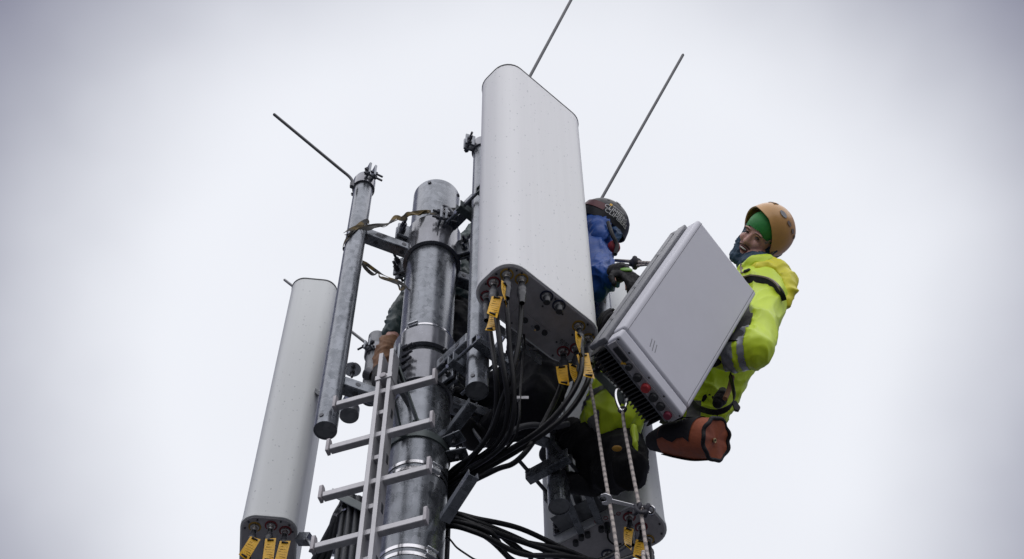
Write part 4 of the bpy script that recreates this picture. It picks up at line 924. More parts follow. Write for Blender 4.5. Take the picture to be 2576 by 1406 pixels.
rope('rope', 'flecked rope hanging from the carabiner with the wrench knotted in', [P(1566, 1030, 3.38), P(1571, 1075, 3.37), P(1588, 1170, 3.33), P(1606, 1262, 3.29), P(1614, 1300, 3.275), P(1623, 1360, 3.25), P(1631, 1410, 3.23), P(1668, 1650, 3.02)] + [Vector((0.56, 2.2, 0.02))], group='hanging ropes')
kn = thing('rope_knot', 'rope knot wrapped twice around the wrench shank', 'knot', kp)
for du, dv, ang in ((-10, -1, 0.5), (14, 3, 0.2)):
    c = P(1613 + du, 1281 + dv, 3.275); MB().torus(c, (X * 0.9 - Z * 0.2 + Y * ang).normalized(), 0.019, 0.0062, 24, 10).build('turn', M['rope'], kn)
MB().tube([P(1598, 1270, 3.27), P(1604, 1284, 3.262), P(1616, 1290, 3.26), P(1628, 1284, 3.265), P(1622, 1274, 3.28)], 0.0062, 10, 6).build('turn', M['rope'], kn)
wa = P(1524, 1256, 3.30); wb = P(1638, 1283, 3.28); wd = (wb - wa).normalized(); wn = cv3(0, 0, 1); wn = (wn - wd * wn.dot(wd)).normalized(); ws = wn.cross(wd).normalized()
wr = thing('combination_wrench', 'steel combination wrench hanging crosswise tied into the rope', 'wrench', wa)
L_ = (wb - wa).length
pl = [(0.016, 0.0065), (L_ - 0.016, 0.005), (L_ - 0.016, -0.005), (0.016, -0.0065)]
MB().prism(pl, wa - wn * 0.0025, wd, ws, wn, 0.005).build('shank', M['steel'], wr, 0.0015)
jaw = [(0.022, 0.0065), (0.014, 0.0175), (-0.004, 0.02), (-0.02, 0.012), (-0.019, 0.0045), (-0.004, 0.009), (0.004, 0.003), (0.003, -0.005), (-0.012, -0.011), (-0.008, -0.0185), (0.008, -0.018), (0.019, -0.0105), (0.022, -0.0065)]
MB().prism(jaw, wa - wn * 0.0035, wd, ws, wn, 0.007).build('open_jaw', M['steel'], wr, 0.0015)
MB().torus(wb, wn, 0.0115, 0.0042, 24, 8).build('ring_end', M['steel'], wr)
ca = P(1560, 975, 3.42); cz = P(1566, 1034, 3.375); cd = (cz - ca).normalized(); cs = (X - cd * X.dot(cd)).normalized()
cl = (cz - ca).length
oval = [ca + cd * (cl / 2 - cl / 2 * math.cos(t)) + cs * (0.019 * math.sin(t) * (1 + 0.25 * math.cos(t))) for t in [2 * math.pi * i / 24 for i in range(25)]]
kb = thing('carabiner', 'grey steel carabiner hanging from the arm under the radio unit', 'carabiner', cz)
MB().tube(oval, 0.0055, 10, 2).build('frame', M['steel'], kb)
MB().cyl(ca + cd * cl * 0.42 + cs * 0.0185, ca + cd * cl * 0.68 + cs * 0.0175, 0.0078, n=12).build('gate_sleeve', M['galv_d'], kb)
MB().torus(cz - cd * 0.012, (X * 0.3 + Y).normalized(), 0.012, 0.0062, 20, 8).build('rope_eye', M['rope'], kb)
t = rope('tag_line', 'taut doubled cord with a knot behind the black glove', [P(1548, 655, 3.78), P(1580, 657, 3.62), P(1610, 660, 3.5), P(1668, 662, 3.38)], r=0.0075)
ORG[t] = ORG[t]; MB().ell(P(1599, 661, 3.53), (0.03, 0.022, 0.026), n=14).torus(P(1597, 661, 3.52), X, 0.02, 0.012, 18, 8).build('knot', M['rope'], t)
rope('tag_line', 'lower strand of the doubled cord above the black glove', [P(1556, 664, 3.78), P(1600, 668, 3.53), P(1630, 666, 3.46), P(1664, 668, 3.38)], r=0.0055)

# ------------------------------------------------------------------ people
def remesh(b, voxel, smooth=6, fac=0.5):
    """fuse overlapping closed shapes into one continuous skin"""
    me = b.mesh('tmp', Vector((0, 0, 0))); ob = bpy.data.objects.new('tmp', me); col.objects.link(ob)
    r = ob.modifiers.new('r', 'REMESH'); r.mode = 'VOXEL'; r.voxel_size = voxel
    if smooth:
        s = ob.modifiers.new('s', 'SMOOTH'); s.iterations = smooth; s.factor = fac
    dg = bpy.context.evaluated_depsgraph_get(); dg.update()
    new = bpy.data.meshes.new_from_object(ob.evaluated_get(dg))
    bpy.data.objects.remove(ob); bpy.data.meshes.remove(me)
    return new
def wrinkle(me, amp, freq, axis=None, seed=0.0, fine=0.3):
    """cloth folds: ridged noise, stretched along an axis"""
    offs = []
    for v in me.vertices:
        p = v.co.copy()
        if axis is not None: p = p - axis * (p.dot(axis) * 0.55)
        q = p * freq + Vector((seed, seed * 2.1, -seed))
        w = Vector((noise.noise(q * 0.6 + Vector((9, 1, 4))), noise.noise(q * 0.6), noise.noise(q * 0.6 + Vector((3, 7, 2)))))
        a = max(0.0, 1 - 1.5 * abs(noise.noise(q + w * 1.3))) ** 3; c = max(0.0, 1 - 1.6 * abs(noise.noise(q * 1.9 + w * 2.2 + Vector((5, 5, 5))))) ** 3
        e = noise.noise(q * 0.7 + Vector((2, 8, 1)))
        offs.append(v.normal * (amp * (1.7 * a + 0.9 * c - 0.9 + 0.9 * e)))
    for v, o in zip(me.vertices, offs): v.co += o
    return me
def put(me, name, mt, parent, ang=180):
    org = ORG[parent]
    for v in me.vertices: v.co -= org
    return finish(me, name, mt, parent, org, ang=ang)
def split(me, pred, off=0.003):
    """copy the faces chosen by pred into a mesh of their own, lifted off slightly"""
    bm = bmesh.new(); bm.from_mesh(me); bm.normal_update()
    bmesh.ops.delete(bm, geom=[f for f in bm.faces if not pred(f.calc_center_median())], context='FACES')
    for v in bm.verts: v.co += v.normal * off
    n = bpy.data.meshes.new('strip'); bm.to_mesh(n); bm.free(); return n
def cloth(limbs, ells=(), voxel=0.011, smooth=8, amp=0.007, freq=9.0, axis=None, seed=0.0):
    b = MB()
    for ch in limbs: b.limb(ch)
    for c, r, ax in ells: b.ell(c, r, ax, 20)
    return wrinkle(remesh(b, voxel, smooth), amp, freq, axis, seed)
def skull(b, c, fwd, up):
    sd = up.cross(fwd).normalized()
    A = (sd, fwd, up)
    b.ell(c + up * 0.025 - fwd * 0.012, (0.074, 0.094, 0.095), A, 20)
    b.ell(c - up * 0.03 + fwd * 0.018, (0.062, 0.072, 0.08), A, 20)
    b.ell(c - up * 0.085 + fwd * 0.045, (0.036, 0.035, 0.03), A, 16)
    return sd
def hand(b, wrist, d, up, s=1.0, curl=0.9, side=1):
    """palm, four unequal curled fingers and a thumb off the side of the palm"""
    d = d.normalized(); up = (up - d * up.dot(d)).normalized(); sd = d.cross(up) * side
    b.ell(wrist + d * 0.045 * s, (0.05 * s, 0.042 * s, 0.02 * s), (d, sd, up), 14)
    for k, (o, l) in enumerate(((0.03, 0.072), (0.010, 0.082), (-0.010, 0.076), (-0.029, 0.06))):
        p = wrist + d * 0.082 * s + sd * o * s; q = d
        pts = [(p, 0.0105 * s)]; a = 0.25
        for j, f in enumerate((0.45, 0.32, 0.25)):
            a += curl * (0.5 + 0.15 * j); q = d * math.cos(a) - up * math.sin(a)
            p = p + q * (l * f * s); pts.append((p, (0.0098 - 0.0009 * j) * s))
        b.limb(pts, 8)
    p = wrist + d * 0.025 * s + sd * 0.036 * s
    b.limb([(p, 0.013 * s), (p + (sd * 0.7 + d * 0.7 - up * 0.3).normalized() * 0.036 * s, 0.0115 * s), (p + (sd * 0.45 + d * 0.9 - up * 0.5).normalized() * 0.066 * s, 0.0095 * s)], 8)

def shell_pt(H, az, el, k=1.0):
    """point on a helmet shell: az 0 = front, +90 = wearer's left; el from rim plane"""
    c, f, s, u, R = H; ce, se = math.cos(el), math.sin(el)
    fr = R[1] if math.cos(az) > 0 else R[1] * 1.03
    return c + (f * (fr * math.cos(az) * ce) + s * (R[0] * math.sin(az) * ce) + u * (R[2] * se)) * k
def helmet_shell(parent, H, mt, low, th=0.006, ridge=0.0):
    n, m = 56, 18; vs = []; fs = []
    for layer in (1.0, 1.0 - th / 0.12):
        for i in range(n):
            az = 2 * math.pi * i / n; e0 = math.radians(low(az))
            for j in range(m):
                el = e0 + (math.pi / 2 * 0.985 - e0) * j / (m - 1)
                k = layer * (1 + (0.03 if j == 0 else 0.012 if j == 1 else 0))
                if ridge: k *= 1 + ridge * math.exp(-((math.degrees(el) - 46) / 7) ** 2) * (1 if abs(math.cos(az)) < 0.9 else 0.3)
                vs.append(shell_pt(H, az, el, k))
        vs.append(shell_pt(H, 0, math.pi / 2, layer))
    o = n * m + 1
    for L_ in (0, o):
        for i in range(n):
            a = L_ + i * m; e = L_ + ((i + 1) % n) * m
            for j in range(m - 1): fs.append((a + j, e + j, e + j + 1, a + j + 1))
            fs.append((a + m - 1, e + m - 1, L_ + n * m))
    for i in range(n):
        a = i * m; e = ((i + 1) % n) * m; fs.append((a, a + o, e + o, e))
    return MB().add(vs, fs).build('helmet', mt, parent, ang=50)
def shell_patch(parent, H, az, el, wa, we, name, mt, k=1.012, rot=0.0, pts=None, th=0.012):
    """a lens-shaped insert lying on the shell"""
    vs = []; pts = pts or [(math.cos(t), math.sin(t)) for t in [2 * math.pi * i / 14 for i in range(14)]]; n = len(pts)
    for kk in (k, k - th):
        for x, y in pts:
            x, y = x * math.cos(rot) - y * math.sin(rot), x * math.sin(rot) + y * math.cos(rot)
            vs.append(shell_pt(H, math.radians(az + wa * x), math.radians(el + we * y), kk))
    return MB().add(vs, [(i, (i + 1) % n, n + (i + 1) % n, n + i) for i in range(n)] + [tuple(range(n)), tuple(range(2 * n - 1, n - 1, -1))]).build(name, mt, parent, ang=30)

from mathutils.bvhtree import BVHTree
def lay(uvs, ob, off=0.006, far=3.5):
    """lay a strap on the outside of a garment"""
    me_ = ob.data; org = ORG[ob]
    bv = BVHTree.FromPolygons([v.co + org for v in me_.vertices], [p.vertices[:] for p in me_.polygons])
    o = []
    for u, v in uvs:
        d = ray(u, v).normalized(); h = bv.ray_cast(EYE, d)
        o.append(h[0] - d * off if h[0] is not None else P(u, v, far))
    return o

def person(label, root):
    return thing('person', label, 'person', root)

# ---- worker in the yellow jacket, leaning back and holding the radio unit
pv, wst, chs, nk = P(1770, 1012, 3.80), P(1806, 935, 3.74), P(1868, 800, 3.64), P(1908, 690, 3.56)
shl, shr = P(1926, 752, 3.52), P(1845, 735, 3.76)
elb, wri = P(1896, 884, 3.38), P(1812, 893, 3.42)
HC = P(1913, 598, 3.50)
hf = cv3(-0.66, 0.02, 0.75); hu = cv3(0.45, 0.85, 0.27); hu = (hu - hf * hu.dot(hf)).normalized()
yw = person('smiling worker in yellow hi-vis jacket and orange helmet, leaning out right of the radio unit', pv - Z * 0.2)
b = MB(); hs = skull(b, HC, hf, hu)
# face relief: nose, brow, cheeks, lips
b.limb([(HC + hf * 0.082 + hu * 0.012, 0.009), (HC + hf * 0.102 - hu * 0.022, 0.0125)], 10)
for k in (-1, 1):
    b.ell(HC + hf * 0.092 - hu * 0.026 + hs * (k * 0.011), 0.0085, n=10)
    b.ell(HC + hf * 0.073 - hu * 0.018 + hs * (k * 0.034), (0.022, 0.018, 0.02), (hs, hf, hu), 12)
    b.ell(HC + hf * 0.078 + hu * 0.027 + hs * (k * 0.03), (0.024, 0.01, 0.009), (hs, hf, hu), 12)
b.limb([(HC - hu * 0.07, 0.055), (nk, 0.06), (chs, 0.11), (wst, 0.095), (pv, 0.085)])
b.limb([(shl, 0.06), (elb, 0.042), (wri, 0.03)]); b.limb([(chs, 0.11), (shl, 0.06)]); b.limb([(chs, 0.11), (shr, 0.06), (P(1785, 850, 3.62), 0.042), (P(1725, 880, 3.48), 0.03)])
hand(b, wri, P(1790, 905, 3.42) - wri, cv3(0, 1, 0.3), 1.0, 0.5)
kn1, an1 = P(1668, 990, 3.92), P(1590, 950, 3.95); kn2, an2 = P(1690, 1005, 4.05), P(1610, 960, 4.08)
b.limb([(pv, 0.085), (kn1, 0.055), (an1, 0.04), (an1 + Vector((-0.02, -0.1, 0.04)), 0.035)]); b.limb([(pv, 0.085), (kn2, 0.055), (an2, 0.04), (an2 + Vector((-0.02, -0.1, 0.04)), 0.035)])
me = remesh(b, 0.0045, 5)
put(me, 'body', M['skin'], yw)
# eyes, brows, mouth, beard
for k in (-1, 1):
    c = HC + hf * 0.077 + hu * 0.010 + hs * (k * 0.031)
    MB().ell(c, (0.0135, 0.007, 0.005), (hs, hf, hu), 12).build('eye', M['eye'], yw)
    MB().tube([c + hu * 0.016 + hf * 0.010 - hs * (k * 0.016), c + hu * 0.02 + hf * 0.012, c + hu * 0.014 + hf * 0.004 + hs * (k * 0.018)], 0.0032, 8, 5).build('eyebrow', M['beard'], yw)
mc = HC + hf * 0.083 - hu * 0.062
MB().ell(mc, (0.027, 0.010, 0.0125), (hs, hf, hu), 16).build('lips', M['lip'], yw)
MB().ell(mc + hf * 0.0045 + hu * 0.002, (0.0225, 0.008, 0.0085), (hs, hf, hu), 14).build('mouth', M['mouth'], yw)
MB().ell(mc + hf * 0.008 + hu * 0.005, (0.0185, 0.006, 0.0042), (hs, hf, hu), 12).build('teeth', M['teeth'], yw)
MB().tube([mc + hu * 0.010 - hs * 0.034 - hf * 0.006, mc + hu * 0.019 - hs * 0.015 + hf * 0.007, mc + hu * 0.021 + hf * 0.010, mc + hu * 0.019 + hs * 0.015 + hf * 0.007, mc + hu * 0.010 + hs * 0.034 - hf * 0.006], 0.0038, 8, 5).build('moustache', M['beard'], yw)
# neck gaiter pulled up over chin and ears
A = (hs, hf, hu); gb = MB()
gb.ell(HC - hu * 0.118 + hf * 0.02, (0.08, 0.085, 0.032), A, 20)
gb.ell(HC - hu * 0.015 - hf * 0.05, (0.094, 0.085, 0.1), A, 20)
gb.limb([(HC - hu * 0.115 - hf * 0.015, 0.062), (nk + Z * 0.02, 0.085)])
for k in (-1, 1): gb.limb([(HC - hu * 0.105 + hf * 0.066 + hs * (k * 0.0), 0.026), (HC - hu * 0.095 + hf * 0.05 + hs * (k * 0.04), 0.026), (HC - hu * 0.065 + hf * 0.022 + hs * (k * 0.066), 0.022), (HC - hu * 0.01 - hf * 0.012 + hs * (k * 0.08), 0.02), (HC + hu * 0.04 - hf * 0.03 + hs * (k * 0.082), 0.02)], 10)
put(wrinkle(remesh(gb, 0.006, 5), 0.004, 26, hu, 3.0), 'neck_gaiter', M['gaiter'], yw)
# green headband: a cap over forehead and temples
cb = MB(); cb.ell(HC + hu * 0.042 - hf * 0.012, (0.083, 0.101, 0.088), A, 28)
cm = remesh(cb, 0.005, 2)
bm = bmesh.new(); bm.from_mesh(cm)
def lowcut(p):
    q = p - HC; x = q.dot(hs); return q.dot(hu) > 0.043 - 0.9 * max(0, abs(x) - 0.03)
bmesh.ops.delete(bm, geom=[f for f in bm.faces if not lowcut(f.calc_center_median())], context='FACES'); bm.to_mesh(cm); bm.free()
put(cm, 'headband', M['capg'], yw)
# helmet
hu2 = cv3(0.80, 0.58, -0.03); hf2 = cv3(-0.45, 0.55, 0.70); hf2 = (hf2 - hu2 * hf2.dot(hu2)).normalized(); hs2 = hu2.cross(hf2).normalized()
H1 = (P(1932, 579, 3.478), hf2, hs2, hu2, (0.114, 0.128, 0.122))
def low1(az):
    c = math.cos(az); return 5 if c > 0.9 else (5 - 34 * (0.9 - c) / 0.9 if c > 0 else -29 - 8 * (-c))
he = helmet_shell(yw, H1, M['helm_o'], low1, ridge=0.012)
for az, el, wa, we, rot in ((34, 40, 13, 6, 0.1), (64, 38, 9, 4.5, 0.0), (88, 36, 8, 4.5, -0.1), (108, 34, 7, 4.5, -0.2), (-52, 44, 15, 8, -0.1), (-86, 40, 12, 6.5, 0), (-112, 37, 10, 6.5, 0.1)):
    shell_patch(he, H1, az, el, wa, we, 'vent', M['frame'] if abs(az) == 34 else M['strapb'], 1.03, rot)
sq = [(-1, -0.8), (1, -0.8), (1, 0.8), (-1, 0.8)]
shell_patch(he, H1, -24, 46, 12, 7, 'badge', M['frame'], 1.03, 0.0, sq); shell_patch(he, H1, -24, 46, 8, 4, 'badge_centre', M['helm_o'], 1.034, 0.0, sq)
MB().tube([HC + hs * 0.09 + hu * 0.03, HC + hs * 0.088 - hu * 0.04 + hf * 0.01, HC + hs * 0.06 - hu * 0.1 + hf * 0.045], 0.006, 8, 6).build('chin_strap', M['strapb'], he)
MB().ribbon([HC + hs * 0.084 + hu * 0.052 + hf * 0.0, HC + hs * 0.074 + hu * 0.02 + hf * 0.05, HC + hs * 0.066 + hu * 0.008 + hf * 0.06], 0.011, 0.002, lambda f: hu).build('visor_tab', M['strapb'], he)
# jacket
fore = (wri - elb)
jl = [[(nk + (chs - nk) * 0.12, 0.075), (nk + (chs - nk) * 0.45, 0.115), (chs, 0.15), (wst, 0.135), (wst + (pv - wst) * 0.6, 0.13), (wst + (pv - wst) * 0.95, 0.128)],
      [(nk + (shl - nk) * 0.5, 0.08), (shl, 0.084), (shl + (elb - shl) * 0.5, 0.078), (elb, 0.077), (elb + fore * 0.45, 0.066), (elb + fore * 0.9, 0.055)],
      [(chs, 0.12), (shr, 0.085), (P(1785, 850, 3.62), 0.07), (P(1725, 880, 3.48), 0.052)]]
je = [(nk - Z * 0.005, (0.1, 0.1, 0.05), None)]
jm = cloth(jl, je, 0.0065, 4, 0.0075, 8.0, (elb - shl).normalized(), 1.3)
def band(f0, f1):
    a = fore.normalized(); l = fore.length
    def pr(p):
        q = p - elb; t = q.dot(a) / l
        return f0 < t < f1 and (q - a * (q.dot(a))).length < 0.115
    return pr
rs1 = split(jm, band(0.52, 0.86)); rs2 = split(jm, band(0.16, 0.36))
# hood lying on the back
hm = cloth([[(P(1928, 672, 3.52), 0.045), (P(1958, 690, 3.52), 0.052), (P(1978, 708, 3.52), 0.046), (P(1984, 735, 3.52), 0.036), (P(1974, 760, 3.52), 0.024)], [(P(1885, 676, 3.56), 0.03), (P(1915, 682, 3.5), 0.04), (P(1945, 690, 3.52), 0.05)]],
           [(P(1965, 715, 3.60), (0.06, 0.06, 0.07), None)], 0.007, 5, 0.006, 8, None, 4.0)
jk = put(jm, 'jacket', M['hivis'], yw)
put(rs1, 'reflective_band', M['refl'], jk); put(rs2, 'reflective_band', M['refl'], jk)
put(hm, 'hood', M['hood'], jk)
MB().limb([(q_, 0.008) for q_ in lay([(1874, 683), (1880, 681), (1884, 679)], jk, 0.003)], 8).build('hood_toggle', M['ink'], jk)
MB().ribbon(lay([(1866, 664), (1866, 674), (1868, 686)], jk, 0.004), 0.016, 0.003, lambda f: X).build('zip_flap', M['strapb'], jk)
# chest and shoulder harness
sp = lay([(1866, 708), (1885, 704), (1905, 705), (1930, 711), (1948, 722), (1960, 738), (1967, 757)], jk, 0.007)
hp = MB().ribbon(sp, 0.04, 0.012, lambda f: cv3(0.25, 1, 0.2)).build('harness_strap', M['black'], yw)
MB().ribbon([q + cv3(0, 0, 1) * 0.004 + cv3(0.1, 1, 0) * 0.019 for q in sp], 0.006, 0.012, lambda f: cv3(0.2, 1, 0.2)).build('strap_edge', M['strapb'], hp)
MB().ribbon(lay([(1884, 768), (1878, 800), (1862, 836), (1842, 858)], jk, 0.006), 0.05, 0.012, lambda f: cv3(1, 0.3, 0.1)).build('harness_strap', M['black'], yw)
MB().ribbon([P(1740, 1010, 3.62), P(1762, 1028, 3.56), P(1800, 1037, 3.5), P(1832, 1026, 3.47), P(1847, 1003, 3.46), P(1843, 970, 3.46), P(1836, 942, 3.48)], 0.022, 0.004, lambda f: cv3(0.3, 1, 0.5)).build('gear_loop', M['black'], yw)
MB().prism([(-0.008, -0.03), (0.006, -0.034), (0.016, -0.012), (0.004, 0.03), (-0.012, 0.02)], P(1851, 1018, 3.455), X, Z, Y, 0.01).build('strap_end', M['black'], yw, 0.002)
MB().limb([(P(1818, 985, 3.56), 0.018), (P(1812, 1004, 3.55), 0.028), (P(1806, 1014, 3.55), 0.022)], 12).build('pouch', M['black'], yw, ang=180)
MB().tube([P(1842, 948, 3.5), P(1834, 980, 3.5), P(1824, 1003, 3.5)], 0.010, 8, 5).build('leather_sheath', M['tan'], yw)
tr = cloth([[(pv, 0.112), (pv + (kn1 - pv) * 0.25 - Z * 0.03, 0.115), (kn1, 0.08), (an1, 0.06)], [(pv, 0.112), (pv + (kn2 - pv) * 0.25 - Z * 0.03, 0.11), (kn2, 0.08), (an2, 0.06)]], (), 0.012, 8, 0.008, 9, None, 2.0)
put(tr, 'trousers', M['trouser'], yw)
for a_ in (an1, an2): put(remesh(MB().limb([(a_, 0.055), (a_ + Vector((-0.01, 0.0, -0.04)), 0.05), (a_ + Vector((-0.03, -0.13, 0.0)), 0.042)]), 0.01, 4), 'boot', M['black'], yw)
gm = MB(); hand(gm, wri, P(1790, 905, 3.42) - wri, cv3(0, 1, 0.3), 1.12, 0.5); put(remesh(gm, 0.006, 2), 'glove', M['glove'], yw)

# ---- orange tool bag on the yellow worker's harness
ba = cv3(0.70, 0.06, 0.68); be = P(1800, 1106, 3.40); bu = (UPV - ba * UPV.dot(ba)).normalized(); bs = ba.cross(bu)
tb = thing('tool_bag', 'orange canvas tool bag with black trim hanging below the yellow worker', 'bag', be - Z * 0.12)
vs = []; nS = 40; prof = [(-0.35, 0.006, 0.02), (-0.33, 0.02, 0.035), (-0.25, 0.055, 0.06), (-0.18, 0.072, 0.074), (-0.09, 0.083, 0.084), (-0.01, 0.083, 0.083), (0.0, 0.084, 0.084)]
def bagpt(h, ra_, rb_, t, j=0):
    k = 1 + 0.05 * noise.noise(Vector((math.cos(t) * 2, math.sin(t) * 2, h * 9)))
    return be + ba * h + (bs * math.cos(t) * ra_ + bu * math.sin(t) * rb_) * k - bu * (0.012 * (1 if h < -0.3 else 0))
for h, r1, r2 in prof:
    for i in range(nS): vs.append(bagpt(h, r1, r2, 2 * math.pi * i / nS))
fs = []; mi = []
b = MB(); b.v = vs
for j in range(len(prof) - 1):
    for i in range(nS):
        b.f.append([j * nS + i, j * nS + (i + 1) % nS, (j + 1) * nS + (i + 1) % nS, (j + 1) * nS + i]); b.mi.append(1 if j < 2 else 0)
b.f.append(list(range(nS - 1, -1, -1))); b.mi.append(1)
b.build('body', [M['orange'], M['black']], tb, ang=60)
vs = [be + ba * 0.002]; rings = 10
for j in range(1, rings + 1):
    for i in range(nS):
        t = 2 * math.pi * i / nS; r = 0.082 * j / rings
        fold = 0.005 * (j / rings) ** 2 * math.sin(t * 7 + 1.3 * math.sin(t * 2)) + 0.006 * math.sin(t * 3 + 1) * j / rings
        vs.append(be + (bs * math.cos(t) + bu * math.sin(t)) * r + ba * (0.004 + fold * 0.8))
fs = [(0, 1 + i, 1 + (i + 1) % nS) for i in range(nS)] + [(1 + (j - 1) * nS + i, 1 + j * nS + i, 1 + j * nS + (i + 1) % nS, 1 + (j - 1) * nS + (i + 1) % nS) for j in range(1, rings) for i in range(nS)]
MB().add(vs, fs).build('end_panel', M['orange'], tb, ang=180)
pts = []
for i in range(49):
    t = 2 * math.pi * i / 48; w = 0.005 * 0.8 * math.sin(t * 7 + 1.3 * math.sin(t * 2)); pts.append(be + (bs * math.cos(t) + bu * math.sin(t)) * (0.083 + 0.002 * math.sin(t * 9 + 2 * math.sin(t))) + ba * (w + 0.003))
MB().tube(pts, 0.0085, 8, 2).build('trim', M['black'], tb, ang=180)
pv_ = []; nt_, nh_ = 14, 6
for j in range(nh_ + 1):
    h = -0.245 + 0.18 * j / nh_
    for i in range(nt_ + 1):
        t = math.radians(2 + 125 * i / nt_) + 0.14 * math.sin(j * 1.7)
        rr = 0.0735 + (0.0845 - 0.0735) * min(1, max(0, (h + 0.18) / 0.09)) if h > -0.18 else 0.058 + (0.0735 - 0.058) * (h + 0.25) / 0.07
        pv_.append(bagpt(h, rr * 1.035, rr * 1.035, t))
MB().add(pv_, [(j * (nt_ + 1) + i, j * (nt_ + 1) + i + 1, (j + 1) * (nt_ + 1) + i + 1, (j + 1) * (nt_ + 1) + i) for j in range(nh_) for i in range(nt_)]).build('black_flap', M['black'], tb, ang=180)
ey = P(1809, 1110, 3.385); MB().torus(be + bs * -0.0 + (ey - be) - ba * ((ey - be).dot(ba)) + ba * 0.010, ba, 0.0075, 0.0028, 18, 8).build('eyelet', M['brass'], tb)
MB().cyl(be + (ey - be) - ba * ((ey - be).dot(ba)) + ba * 0.004, be + (ey - be) - ba * ((ey - be).dot(ba)) + ba * 0.0105, 0.006, n=14).build('eyelet_hole', M['ink'], tb)
t = math.radians(-72); MB().ribbon([bagpt(h, r_ * 1.03, r_ * 1.03, t) for h, r_ in ((-0.01, 0.083), (-0.09, 0.084), (-0.18, 0.074), (-0.25, 0.06))], 0.024, 0.003, lambda f: bs).build('seam_tape', M['black'], tb)
MB().ribbon([P(1648, 1052, 3.72), P(1690, 1072, 3.62), P(1725, 1088, 3.55)], 0.028, 0.004, lambda f: cv3(0.3, 1, 0)).build('carry_strap', M['black'], tb)
MB().ribbon([be - ba * 0.12 + bu * 0.085, P(1738, 1045, 3.58), P(1742, 1000, 3.66)], 0.06, 0.005, lambda f: cv3(1, 0, 0)).build('carry_strap', M['black'], tb)

tb.scale = (0.9, 0.9, 0.9); tb.location.z += 0.015

# ---- worker in the blue jacket behind the big antenna
hb = P(1518, 562, 3.66); bf = cv3(0.80, -0.58, 0.0); bu_ = cv3(0.55, 0.76, -0.34); bu_ = (bu_ - bf * bu_.dot(bf)).normalized()
bw = person('worker in blue rain jacket and black helmet, half hidden behind the big antenna', P(1345, 1010, 3.72) - Z * 0.2)
n2, c2, w2, p2 = P(1492, 612, 3.72), P(1440, 690, 3.76), P(1392, 790, 3.78), P(1358, 885, 3.78)
s2, e2, r2 = P(1490, 632, 3.66), P(1510, 704, 3.52), P(1556, 686, 3.42)
k2a, a2a, k2b, a2b = P(1340, 1015, 3.72), P(1235, 1085, 3.84), P(1292, 965, 3.88), P(1215, 1010, 3.98)
b = MB(); bsd = skull(b, hb - bu_ * 0.03, bf, bu_)
b.limb([(hb - bu_ * 0.09, 0.05), (n2, 0.06), (c2, 0.12), (w2, 0.11), (p2, 0.12)]); b.limb([(c2, 0.1), (s2, 0.06), (e2, 0.042), (r2, 0.03)])
b.limb([(c2, 0.1), (P(1420, 640, 3.95), 0.06), (P(1490, 690, 3.92), 0.042), (P(1540, 700, 3.7), 0.03)])
b.limb([(p2, 0.11), (k2a, 0.06), (a2a, 0.042)]); b.limb([(p2, 0.11), (k2b, 0.06), (a2b, 0.042)])
hand(b, r2, P(1602, 702, 3.38) - r2, cv3(0.2, 1, 0.2), 0.95, 0.6)
put(remesh(b, 0.007, 5), 'body', M['skin'], bw)
jm = cloth([[(n2, 0.095), (c2, 0.165), (w2, 0.15), (w2 + (p2 - w2) * 0.5, 0.15)], [(n2 + (s2 - n2) * 0.3, 0.08), (s2, 0.088), (s2 + (e2 - s2) * 0.5, 0.078), (e2, 0.072), (P(1503, 730, 3.53), 0.045), (e2, 0.066), (e2 + (r2 - e2) * 0.85, 0.044)], [(c2, 0.1), (P(1420, 640, 3.95), 0.08), (P(1490, 690, 3.92), 0.06), (P(1530, 698, 3.72), 0.045)]],
           (), 0.007, 4, 0.0085, 9, (e2 - s2).normalized(), 7.0)
jb = put(jm, 'jacket', M['blue'], bw)
hm = cloth([[(P(1480, 562, 3.66), 0.066), (P(1503, 582, 3.62), 0.068), (P(1512, 602, 3.60), 0.055), (P(1500, 616, 3.62), 0.06)]], (), 0.008, 5, 0.008, 12, bu_, 2.5)
put(hm, 'hood', M['blue'], jb)
put(cloth([[(P(1540, 572, 3.65), 0.02), (P(1550, 588, 3.64), 0.024), (P(1547, 606, 3.64), 0.02)]], (), 0.006, 4, 0.008, 22, None, 1.0), 'hood_lining', M['blue2'], jb)
MB().ell(P(1544, 622, 3.60), (0.03, 0.03, 0.036), n=14).build('neck_cloth', M['redcl'], bw, ang=180)
MB().tube([P(1530, 560, 3.56), P(1540, 590, 3.55), P(1552, 616, 3.57), P(1547, 640, 3.58)], 0.010, 8, 5).build('chin_strap', M['black'], bw)
H2 = (hb + bu_ * 0.0, bf, bsd, bu_, (0.108, 0.125, 0.118))
def low2(az): return -4 - 14 * max(0, -math.cos(az)) - 6 * abs(math.sin(az))
hk = helmet_shell(bw, H2, M['helm_k'], low2)
